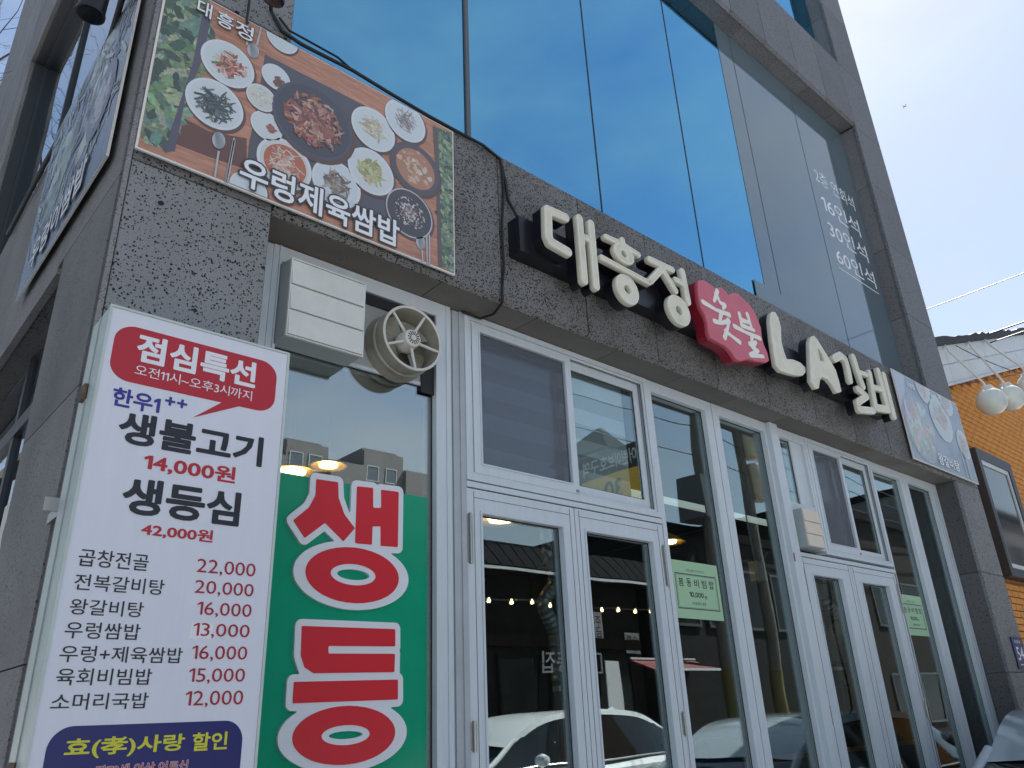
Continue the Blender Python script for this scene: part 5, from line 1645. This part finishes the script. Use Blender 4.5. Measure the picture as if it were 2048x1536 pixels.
for g, b, lab in GL:
    t = thing("globe_lamp", lab, "lamp", g, "white globe lamps on rods")
    g = Vector(g); b = Vector(b); d = (b - g).normalized()
    R0 = 0.165
    prof = [(R0 * math.sin(math.pi * i / 16), -R0 * math.cos(math.pi * i / 16)) for i in range(17)]
    MB().lathe(prof, tuple(g), 'Z', 28).build("globe", "globe", t, smooth=True)
    MB().cyl(g + Vector((-.02, .04, 1)).normalized() * (R0 * .86), g + Vector((-.02, .04, 1)).normalized() * (R0 + .03), 0.085, 0.06, n=18).build("collar", "fan_hub", t)
    MB().tube([g + Vector((-0.003, .01, R0 + .03)), g + Vector((-.01, .03, R0 + .10)), b + (g - b) * .12 + Vector((0, 0, .03)), b + Vector((0, -.02, .02)), b + Vector((0, .05, -.06))], 0.014, n=8).build("rod", "fan_hub", t, smooth=True)


def wire(a, b, sag, r, label, name="overhead_wire"):
    a = Vector(a); b = Vector(b); P = []
    for i in range(17):
        t = i / 16; p = a.lerp(b, t); p.z -= sag * 4 * t * (1 - t); P.append(p)
    tag(MB().tube(P, r, n=6).build(name, "wire"), label, "wire", "overhead wires")


wire((12.0, 3.5, 6.42), (12.0, -3.6, 6.45), 0.03, 0.012, "upper of the two dark wires just above the neighbour's fascia")
wire((12.1, 3.5, 6.32), (12.1, -3.6, 6.40), 0.05, 0.009, "lower of the two dark wires just above the neighbour's fascia")
wire((14.0, 5.0, 8.10), (14.0, -6.0, 8.08), 0.05, 0.008, "single thin wire crossing the open sky at the right")
wire((10.4, 0.29, 5.75), (12.6, -0.3, 5.62), 0.12, 0.006, "slack wire drooping across the white fascia")
wire((10.0, 0.28, 5.1), (12.9, -0.2, 6.05), 0.06, 0.006, "wire slanting up across the brick wall behind the globes")

# ------------------------------------------------------------------ cars
def car(name, label, loc, rz, paint, L=4.75, W=1.84, H=1.47, flip=1, group=None):
    t = thing(name, label, "car", loc, group, rz)
    s = H / 1.47
    # body sections along x (front +x): (x, half width, z bottom, z shoulder)
    sec = [(-2.36, .70, .42, .80), (-2.25, .82, .30, .93), (-1.8, .90, .22, .97), (-1.0, .92, .20, .96), (0, .92, .20, .94), (1.0, .92, .20, .93), (1.7, .90, .22, .86), (2.15, .84, .26, .74), (2.36, .66, .36, .62)]
    mb = MB(); k = 10
    for x, hw, zb, zs in sec:
        ring = []
        for y, z in ((-hw * .8, zb), (-hw * .98, zb + .10), (-hw, (zb + zs) / 2), (-hw * .97, zs - .08), (-hw * .86, zs), (hw * .86, zs), (hw * .97, zs - .08), (hw, (zb + zs) / 2), (hw * .98, zb + .10), (hw * .8, zb)):
            ring.append((x * L / 4.72, y * W / 1.84, z * s))
        mb.v += ring
    for i in range(len(sec) - 1):
        for j in range(k):
            q = (j + 1) % k
            mb.f.append((i * k + j, i * k + q, (i + 1) * k + q, (i + 1) * k + j)); mb.c.append(None)
    mb.f.append(tuple(range(k))); mb.c.append(None); mb.f.append(tuple((len(sec) - 1) * k + j for j in range(k))); mb.c.append(None)
    mb.build("body", paint, t, smooth=True, local=True, fix=True)
    # greenhouse: base outline and roof outline
    st_ = [(-2.05, .66, .95, .02), (-1.75, .70, .96, .18), (-1.2, .72, .955, .43), (-0.6, .735, .95, .51), (0.0, .74, .945, .52), (0.5, .73, .94, .485), (0.9, .71, .935, .34), (1.35, .68, .90, .10), (1.55, .66, .885, .02)]
    fine = []
    for i in range(len(st_) - 1):          # smooth the sections
        q0, q1, q2, q3 = st_[max(i - 1, 0)], st_[i], st_[i + 1], st_[min(i + 2, len(st_) - 1)]
        for u in (0, .25, .5, .75):
            fine.append(tuple(.5 * (2 * q1[j] + (q2[j] - q0[j]) * u + (2 * q0[j] - 5 * q1[j] + 4 * q2[j] - q3[j]) * u * u + (3 * q1[j] - q0[j] - 3 * q2[j] + q3[j]) * u ** 3) for j in range(4)))
    st_ = fine + [st_[-1]]
    gh = MB(); k = 6
    for x, hw, zb, h in st_:
        tw = hw * (.80 if h > .3 else .80 + .18 * (1 - h / .3))
        for y, z in ((-hw * 1.13, zb), (-(hw * 1.1 + tw) / 2 * .99, zb + h * .55), (-tw, zb + h * .96), (tw, zb + h * .96), ((hw * 1.1 + tw) / 2 * .99, zb + h * .55), (hw * 1.13, zb)):
            gh.v.append((x * L / 4.72, y * W / 1.84, z * s))
    for i in range(len(st_) - 1):
        for j in range(k - 1):
            gh.f.append((i * k + j, i * k + j + 1, (i + 1) * k + j + 1, (i + 1) * k + j)); gh.c.append(None)
    gh.build("window_band", "car_glass", t, smooth=True, local=True, fix=True)
    # roof skin with rails, slightly proud of the glass
    rfm = MB(); idx = list(range(4, 27))
    kk = 6
    for i in idx:
        x, hw, zb, h = st_[i]; tw = hw * (.80 if h > .3 else .80 + .18 * (1 - h / .3)); z = zb + h * .96
        for y, zz in ((-tw - .035, z - .055), (-tw - .008, z + .004), (-tw * .5, z + .022), (tw * .5, z + .022), (tw + .008, z + .004), (tw + .035, z - .055)):
            rfm.v.append((x * L / 4.72, y * W / 1.84, zz * s))
    for i in range(len(idx) - 1):
        for j in range(kk - 1):
            rfm.f.append((i * kk + j, i * kk + j + 1, (i + 1) * kk + j + 1, (i + 1) * kk + j)); rfm.c.append(None)
    rfm.build("roof", paint, t, smooth=True, local=True, fix=True)
    for sgn in (-1, 1):
        # pillars as slim bars along the glass
        for (i0, i1, wd) in ((25, 33, .032), (0, 6, .045)):
            path = []
            for x, hw, zb, h in st_[i0:i1]:
                tw = hw * (.80 if h > .3 else .80 + .18 * (1 - h / .3)) + .02
                path.append(Vector((x * L / 4.72, sgn * tw * W / 1.84, (zb + h * .96) * s)))
            MB().tube(path, wd, n=10).build("pillar", paint, t, smooth=True, local=True)
        MB().tube([Vector((-0.15 * L / 4.72, sgn * .60 * W / 1.84, (.945 + .50) * s)), Vector((-0.10 * L / 4.72, sgn * .845 * W / 1.84, .95 * s))], .03, n=6).build("pillar", "black_metal", t, local=True)
        # ribbed quarter trim
        q0 = MB()
        for i in range(9):
            x = -1.42 - i * 0.032; q0.box(x * L / 4.72, (x + .016) * L / 4.72, sgn * .800 * W / 1.84 - .006, sgn * .800 * W / 1.84 + .006, .985 * s, (.985 + .13 * (1 - i / 9)) * s)
        q0.build("quarter_trim", "chrome", t, local=True)
        MB().tube([Vector((x * L / 4.72, sgn * hw * 1.135 * W / 1.84, (zb + .005) * s)) for x, hw, zb, h in st_[4:30]], .012, n=6).build("belt_trim", "chrome", t, local=True)
        MB().lathe([(0.0, -.09), (.05, -.08), (.075, 0), (.05, .08), (0, .09)], (0.92 * L / 4.72, sgn * (.98) * W / 1.84, 1.0 * s), 'Y', 12).build("mirror", paint, t, smooth=True, local=True)
        MB().lathe([(0, -.05), (.10, -.05), (.13, 0.0), (.10, .05), (0, .05)], (2.2 * L / 4.72, sgn * .68 * W / 1.84, .66 * s), 'X', 14).build("headlight", "lens_clear", t, smooth=True, local=True)
        MB().lathe([(0, -.06), (.09, -.06), (.11, 0.0), (.09, .05), (0, .05)], (-2.24 * L / 4.72, sgn * .70 * W / 1.84, .80 * s), 'X', 14).build("tail_light", "lens_red", t, smooth=True, local=True)
        MB().box(.25, .40, sgn * .925 * W / 1.84 - .012, sgn * .925 * W / 1.84 + .012, .78 * s, .81 * s).build("door_handle", "chrome", t, local=True)
        MB().box(-.75, -.60, sgn * .925 * W / 1.84 - .012, sgn * .925 * W / 1.84 + .012, .79 * s, .82 * s).build("door_handle", "chrome", t, local=True)
        for x in (1.42, -1.45):
            wh = MB().lathe([(.20, -.11), (.30, -.11), (.335, -.07), (.335, .07), (.30, .11), (.20, .11)], (x * L / 4.72, sgn * .83 * W / 1.84, .335), 'Y', 28).build("wheel", "tyre", t, smooth=True, local=True)
            rm = MB().lathe([(0, -.10), (.05, -.10), (.19, -.07), (.21, -.105), (.21, .105), (.19, .07), (.05, .10), (0, .10)], (x * L / 4.72, sgn * .83 * W / 1.84, .335), 'Y', 24)
            rm.build("rim", "rim_alloy", wh, smooth=True, local=True)
    MB().tube([(-1.15 * L / 4.72, 0, (.955 + .46) * s), (-1.28 * L / 4.72, 0, (.955 + .50) * s), (-1.36 * L / 4.72, 0, (.955 + .44) * s)], [.03, .022, .008], n=8).build("antenna", paint, t, local=True)
    return t


car("parked_car", "grey-blue car cut off by the bottom right corner of the picture", (7.05, -1.02, 0.08), math.pi, "car_grey", H=1.42)
car("white_car", "white sedan mirrored low in the near door's glass", (7.6, -5.0, -0.03), math.pi, "car_white", L=5.0, W=1.9, H=1.66)

# ------------------------------------------------------------------ across the street, seen in the reflections
OH = thing("dark_house", "low dark house with a tiled roof across the street, mirrored in the doors", "building", (11, -9, 0.08))
MB().box(5.5, 14.4, -13, -8.9, 0.081, 4.2).build("wall", "house_dark", OH)
for i in range(30):
    x = 5.3 + i * 0.31
    MB().hexa([(x, -8.10, 4.22), (x + .28, -8.10, 4.22), (x + .28, -8.18, 4.22), (x, -8.18, 4.22), (x, -8.62, 4.80), (x + .28, -8.62, 4.80), (x + .28, -8.70, 4.78), (x, -8.70, 4.78)]).build("roof_sheet", "roof_tile", OH)
MB().hexa([(5.3, -8.3, 4.20), (14.6, -8.3, 4.20), (14.6, -13, 4.20), (5.3, -13, 4.20), (5.3, -8.64, 4.72), (14.6, -8.64, 4.72), (14.6, -12.5, 4.72), (5.3, -12.5, 4.72)]).build("roof", "roof_tile", OH)
MB().box(5.3, 14.6, -8.14, -8.09, 4.14, 4.19).build("eave_strip", "white_frame", OH)
for i in range(6):
    x = 6.0 + i * 1.38
    wo_ = MB().frame(x, x + 1.1, 0.5, 2.7, -8.9, -8.86, 0.06).build("window", "house_wood", OH)
    MB().box(x + .061, x + 1.039, -8.895, -8.885, 0.561, 2.639).build("pane", "house_glass", wo_)
MB().box(5.6, 14.3, -8.895, -8.80, 2.85, 3.05).build("beam", "house_wood", OH)
HS = thing("shop_sign", "white brush lettering on the dark house, mirrored in the near door's right leaf", "sign", (11.5, -8.7, 2.6))
text('안동집', (0, 1.3, 2.35, 2.75), 0, 'paper_white', HS, bold=0.01, ax=lambda a, b, y: (11.2 + 1.3 - a, -8.78, b))
MB().frame(12.55, 12.95, 2.35, 2.75, -8.80, -8.78, 0.03).build("seal_mark", "paper_white", HS)
SLG = thing("string_lights", "string of small warm bulbs under the dark house's eave, mirrored in the near doors", "string lights", (11.5, -8.0, 3.55))
pts = [(9.0 + i * 0.25, -8.0, 3.56 + 0.015 * math.cos(i * 1.3)) for i in range(24)]
MB().tube(pts, 0.010, n=5).build("cable", "black_rubber", SLG)
for i in range(1, 24, 2):
    p = pts[i]
    MB().lathe([(0, -.075), (.022, -.068), (.034, -.045), (.026, -.015), (.015, 0), (.015, .02), (0, .02)], p, n=10).build("bulb", "bulb_glow", SLG, smooth=True)
for (x, z, w_, h_, body, lab) in ((12.9, 3.3, 0.5, 0.62, '주차\n금지', "white printed sheet on the dark house beside the near door's right hinge"), (14.1, 3.0, 0.42, 0.42, '수제\n만두', "small square white sheet mirrored under the green notice")):
    t = thing("paper_sign", lab, "sign", (x, -8.86, z))
    MB().box(x - w_ / 2, x + w_ / 2, -8.86, -8.85, z - h_ / 2, z + h_ / 2).build("sheet", "paper_white", t)
    text(body, (0, w_ * .8, z - h_ * .38, z + h_ * .38), 0, 'ink_dark', t, bold=0.02, ax=lambda a, b, y, x=x, w_=w_: (x + w_ * .4 - a, -8.847, b))
bn = thing("banner_stand", "narrow white banner stand mirrored in the near door's right leaf", "banner", (11.95, -7.6, 0.08))
MB().box(11.75, 12.15, -7.62, -7.60, 1.1, 2.5).build("sheet", "paper_white", bn)
MB().cyl((11.95, -7.64, 0.09), (11.95, -7.64, 2.5), 0.015, n=8).box(11.7, 12.2, -7.8, -7.5, 0.081, 0.11).build("stand", "black_metal", bn)
aw = thing("awning", "small red awning on the house across the street, mirrored under the green notice", "awning", (14.6, -8.4, 2.4))
MB().hexa([(13.6, -7.9, 2.40), (15.9, -7.9, 2.40), (15.9, -7.95, 2.40), (13.6, -7.95, 2.40), (13.6, -8.5, 2.62), (15.9, -8.5, 2.62), (15.9, -8.56, 2.58), (13.6, -8.56, 2.58)]).build("canopy", "awning_red", aw)
MB().box(13.58, 15.92, -7.90, -7.87, 2.36, 2.41).build("front_bar", "white_frame", aw)
MB().box(13.58, 15.92, -8.52, -8.49, 2.64, 2.68).build("back_bar", "white_frame", aw)
sh = thing("shop_house", "plain dark shop house across the street, mirrored in the far panes", "building", (18.5, -10.5, 0))
MB().box(14.6, 23.0, -14, -8.57, 0.08, 5.6).build("wall", "house_dark", sh)
MB().box(14.5, 23.1, -14.1, -8.47, 5.6, 5.85).build("parapet", "roof_tile", sh)
for i in range(5):
    x = 15.2 + i * 1.5
    wo_ = MB().frame(x, x + 1.2, 3.4, 4.9, -8.57, -8.52, 0.06).build("window", "box_dark", sh)
    MB().box(x + .061, x + 1.139, -8.56, -8.55, 3.461, 4.839).build("pane", "house_glass", wo_)
gh_ = thing("gabled_house", "house with a pointed roof behind the school zone sign, mirrored in the near sliding window", "building", (21.8, -16, 0))
MB().box(20.9, 22.6, -17.5, -15.0, 0.08, 10.6).build("wall", "apt_wall", gh_)
MB().hexa([(20.6, -14.7, 10.6), (22.9, -14.7, 10.6), (22.9, -17.8, 10.6), (20.6, -17.8, 10.6), (21.7, -15.9, 11.9), (21.9, -15.9, 11.9), (21.9, -16.1, 11.9), (21.7, -16.1, 11.9)]).build("roof", "roof_tile", gh_)
MB().frame(21.3, 22.1, 9.0, 10.1, -15.0, -14.95, 0.07).build("window", "white_frame", gh_)
for (x0, x1, h, lab, m) in ((23.2, 33.0, 7.2, "brown row house across the street, mirrored in the far door", "house_wood"), (33.2, 47.0, 9.5, "tall grey row house far along the street, mirrored at the right end pane", "apt_wall"), (47.3, 75.0, 8.0, "long dark row house at the far end of the street, mirrored beside the right pier", "house_dark")):
    t = thing("row_house", lab, "building", ((x0 + x1) / 2, -10.5, 0))
    MB().box(x0, x1, -15, -8.6, 0.08, h).build("wall", m, t)
    MB().box(x0 - .1, x1 + .1, -15.1, -8.45, h, h + .3).build("parapet", "roof_tile", t)
    k = int((x1 - x0) / 2.2)
    for f in range(int(h // 2.9)):
        for c in range(k):
            x = x0 + .6 + c * 2.2; z = .9 + f * 2.9
            wo_ = MB().frame(x, x + 1.4, z, z + 1.5, -8.6, -8.55, 0.06).build("window", "box_dark", t)
            MB().box(x + .061, x + 1.339, -8.59, -8.58, z + .061, z + 1.439).build("pane", "house_glass", wo_)
# school zone board across the road, facing along the street
ZS = thing("school_zone_sign", "black and yellow school zone board on a mast, mirrored in the near sliding window", "sign", (13.0, -9.2, 0))
MB().box(13.0, 13.06, -9.0, -7.15, 5.75, 7.12).build("board", "sign_black", ZS)
MB().box(12.99, 12.9995, -8.95, -7.20, 5.80, 6.55).build("yellow_field", "sign_yellow", ZS)
text('어린이보호구역', (0, 1.65, 6.66, 7.02), 0, 'paper_white', ZS, bold=0.015, ax=lambda a, b, y: (12.994, -7.22 - a, b))
text('30', (0, 0.5, 5.95, 6.4), 0, 'ink_dark', ZS, bold=0.02, ax=lambda a, b, y: (12.985, -7.8 - a, b))
MB().cyl((13.1, -9.2, 0.08), (13.1, -9.2, 7.3), 0.09, n=12).cyl((13.1, -9.2, 6.5), (13.05, -7.2, 6.5), 0.05, n=8).build("mast", "box_dark", ZS)


def upole(x, y, h, label, arm=True):
    t = thing("utility_pole", label, "pole", (x, y, 0.08), "utility poles across the street")
    MB().cyl((x, y, 0.08), (x, y, h), 0.17, 0.11, n=14).build("pole_shaft", "pole_concrete", t, smooth=True)
    MB().cyl((x, y, 0.6), (x, y, 2.4), 0.178, 0.175, n=14).build("warning_wrap", "pole_wrap", t, smooth=True)
    MB().box(x - .9, x + .9, y - .05, y + .05, h - 1.0, h - .9).box(x - .7, x + .7, y - .05, y + .05, h - 1.9, h - 1.82).build("crossarm", "box_dark", t)
    for dx in (-.8, -.4, .4, .8): MB().lathe([(0, .16), (.03, .15), (.05, .1), (.03, .08), (.05, .04), (.03, 0), (0, 0)], (x + dx, y, h - .9), n=10).build("insulator", "vent_side", t)
    if arm:
        MB().tube([(x, y, h - 2.0), (x - .8, y + .3, h - 1.6), (x - 1.6, y + .5, h - 1.9), (x - 1.75, y + .55, h - 2.0)], [.05, .045, .04, .04], n=8).build("lamp_arm", "box_dark", t)
        MB().lathe([(0, .12), (.07, .10), (.16, 0), (.10, -.06), (0, -.07)], (x - 1.85, y + .6, h - 2.1), n=14).build("lamp_head", "box_dark", t, smooth=True)
    return t


p1 = upole(16.4, -8.0, 10.8, "utility pole with a lamp arm, mirrored in the pane above the green notice")
MB().box(16.0, 17.0, -8.5, -7.75, 5.9, 7.0).build("switch_box", "box_dark", p1)
p2 = upole(18.6, -8.1, 10.6, "utility pole with beige transformers, mirrored beside the projecting post", arm=False)
for k_, dz in enumerate((9.0, 7.75)):
    MB().lathe([(0, 0), (.22, 0), (.24, .04), (.24, 1.0), (.20, 1.06), (0, 1.08)], (18.6 + .34, -7.95, dz - 1.0), n=18).build("transformer", "beige", p2, smooth=True)
for i, (za, zb) in enumerate(((9.9, 9.75), (9.6, 9.5), (8.9, 8.7), (8.4, 8.2), (7.6, 7.9))):
    wire((-10, -7.9 + .1 * i, za + .5), (16.4, -8.0, za), 0.5, 0.014, "overhead wire number %s from the top left of the mirrored lamp pole" % ("one", "two", "three", "four", "five")[i], "street_wire")
    wire((16.4, -8.0, za), (40, -8.4 + .1 * i, zb), 0.5, 0.014, "overhead wire number %s from the top right of the mirrored lamp pole" % ("one", "two", "three", "four", "five")[i], "street_wire")

# apartment slab far across
AB = thing("apartment_block", "grey stepped apartment block far away, mirrored above the green banner", "building", (37, -64, 0))
steps = [(22, 29.6, 24.2), (29.6, 33.8, 25.9), (33.8, 37.5, 24.6), (37.5, 42.2, 26.4), (42.2, 52, 24.9)]
for (a, b, h) in steps:
    MB().box(a + .01, b - .01, -70, -60.0 - (0.6 if h > 25 else 0), 0.08, h).build("wall", "apt_wall", AB)
    MB().box(a + .3, b - .3, -69, -61.5, h, h + 0.5).build("parapet", "apt_wall", AB)
for (a, b, h) in steps:
    nfl = int(h // 2.8); ncol = max(1, int((b - a) // 1.9))
    for f in range(nfl):
        if f < 2: continue
        for c in range(ncol):
            x = a + .35 + c * (b - a - .4) / ncol; z = 1.0 + f * 2.8; y = -60.0 - (0.6 if h > 25 else 0)
            wo_ = MB().frame(x, x + 1.35, z, z + 1.5, y, y + .06, 0.08).build("window", "vent_side", AB)
            MB().box(x + .081, x + 1.269, y + .01, y + .03, z + .081, z + 1.419).build("pane", "apt_glass", wo_)

# neighbour to the left, seen only in the side glazing
LN = thing("left_neighbour", "dark rendered building left of the corner, mirrored in the side windows", "building", (-9, 7, 0))
MB().box(-14, -7.0, 1.5, 16, 0.08, 10.5).build("wall", "house_dark", LN)
MB().box(-14.1, -6.85, 1.4, 16.1, 10.5, 10.8).build("parapet", "apt_wall", LN)
for f in range(3):
    for c in range(5):
        y = 2.3 + c * 2.7; z = 1.2 + f * 3.1
        mw = MB(); mw.box(-7.0, -6.93, y, y + .08, z, z + 1.7); mw.box(-7.0, -6.93, y + 1.72, y + 1.8, z, z + 1.7); mw.box(-7.0, -6.93, y + .081, y + 1.719, z, z + .08); mw.box(-7.0, -6.93, y + .081, y + 1.719, z + 1.62, z + 1.7); mw.box(-7.0, -6.94, y + .86, y + .94, z + .081, z + 1.619)
        wo_ = mw.build("window", "white_frame", LN)
        MB().box(-6.99, -6.97, y + .081, y + 1.719, z + .081, z + 1.619).build("pane", "house_glass", wo_)

# ------------------------------------------------------------------ bare tree behind the left side
TR = thing("bare_tree", "leafless tree with thin branches behind the building at the top left", "tree", (0.2, 13.0, 0.0))
tr = MB(); bm_ = MB()
rnd = random.Random(3)


def grow(p, d, L, r, lev):
    P = [p]; q = Vector(p); dd = Vector(d)
    n_ = 4
    for i in range(n_):
        dd = (dd + Vector((rnd.uniform(-.16, .16), rnd.uniform(-.16, .16), rnd.uniform(-.06, .12)))).normalized()
        q = q + dd * (L / n_); P.append(q.copy())
    rad = [r * (1 - .45 * i / n_) for i in range(n_ + 1)]
    (tr if lev < 1 else bm_).tube(P, rad, n=7 if lev < 2 else (5 if lev < 4 else 3), cap=False)
    if lev >= 6: return
    kids = 4 if lev < 3 else 3
    for k in range(kids):
        f = rnd.uniform(.35, 1.0) if k else 1.0
        i = min(n_, max(1, int(f * n_)))
        a = rnd.uniform(0, 6.28); s_ = rnd.uniform(.45, .9) if k else rnd.uniform(.1, .3)
        u = dd.orthogonal().normalized(); w_ = dd.cross(u)
        nd_ = (dd * math.cos(s_) + (u * math.cos(a) + w_ * math.sin(a)) * math.sin(s_)).normalized()
        grow(P[i], nd_, L * rnd.uniform(.58, .78), rad[i] * (.8 if k == 0 else .6), lev + 1)


grow(Vector((0.2, 13.0, 0.0)), Vector((0.0, 0.0, 1)), 7.6, 0.36, 0)
tr.build("trunk", "bark", TR)
bm_.build("crown", "bark", TR)

# ------------------------------------------------------------------ aeroplane far up in the sky
pos = Vector((4660, 1180, 3591))
AP_ = thing("aeroplane", "tiny airliner high in the sky right of the building", "aeroplane", pos, rz=0.9)
MB().tube([(-19, 0, .6), (-16, 0, .2), (-8, 0, 0), (12, 0, 0), (17, 0, -.2), (19, 0, -.6)], [.3, 1.3, 2.0, 2.0, 1.4, .3], n=12).build("fuselage", "plane_white", AP_, smooth=True, local=True)
for s_ in (-1, 1):
    MB().hexa([(4, s_ * 1.6, -.6), (-2.5, s_ * 1.6, -.6), (-7.5, s_ * 17, .6), (-5.5, s_ * 17, .6), (4, s_ * 1.6, 0), (-2.5, s_ * 1.6, 0), (-7.5, s_ * 17, .9), (-5.5, s_ * 17, .9)]).build("wing", "plane_white", AP_, local=True)
    MB().hexa([(-15, s_ * .6, .6), (-18, s_ * .6, .6), (-19.5, s_ * 6.5, 1), (-18, s_ * 6.5, 1), (-15, s_ * .6, .9), (-18, s_ * .6, .9), (-19.5, s_ * 6.5, 1.2), (-18, s_ * 6.5, 1.2)]).build("tailplane", "plane_white", AP_, local=True)
    MB().tube([(3.5, s_ * 5.5, -1.9), (-1.0, s_ * 5.5, -1.9)], [1.1, .8], n=10).build("engine", "box_dark", AP_, local=True)
MB().hexa([(-14, -.2, 1.2), (-18.5, -.2, 1.2), (-18.5, .2, 1.2), (-14, .2, 1.2), (-18, -.1, 7), (-20, -.1, 7), (-20, .1, 7), (-18, .1, 7)]).build("tail_fin", "plane_white", AP_, local=True)

bpy.data.scenes.remove(TMP)
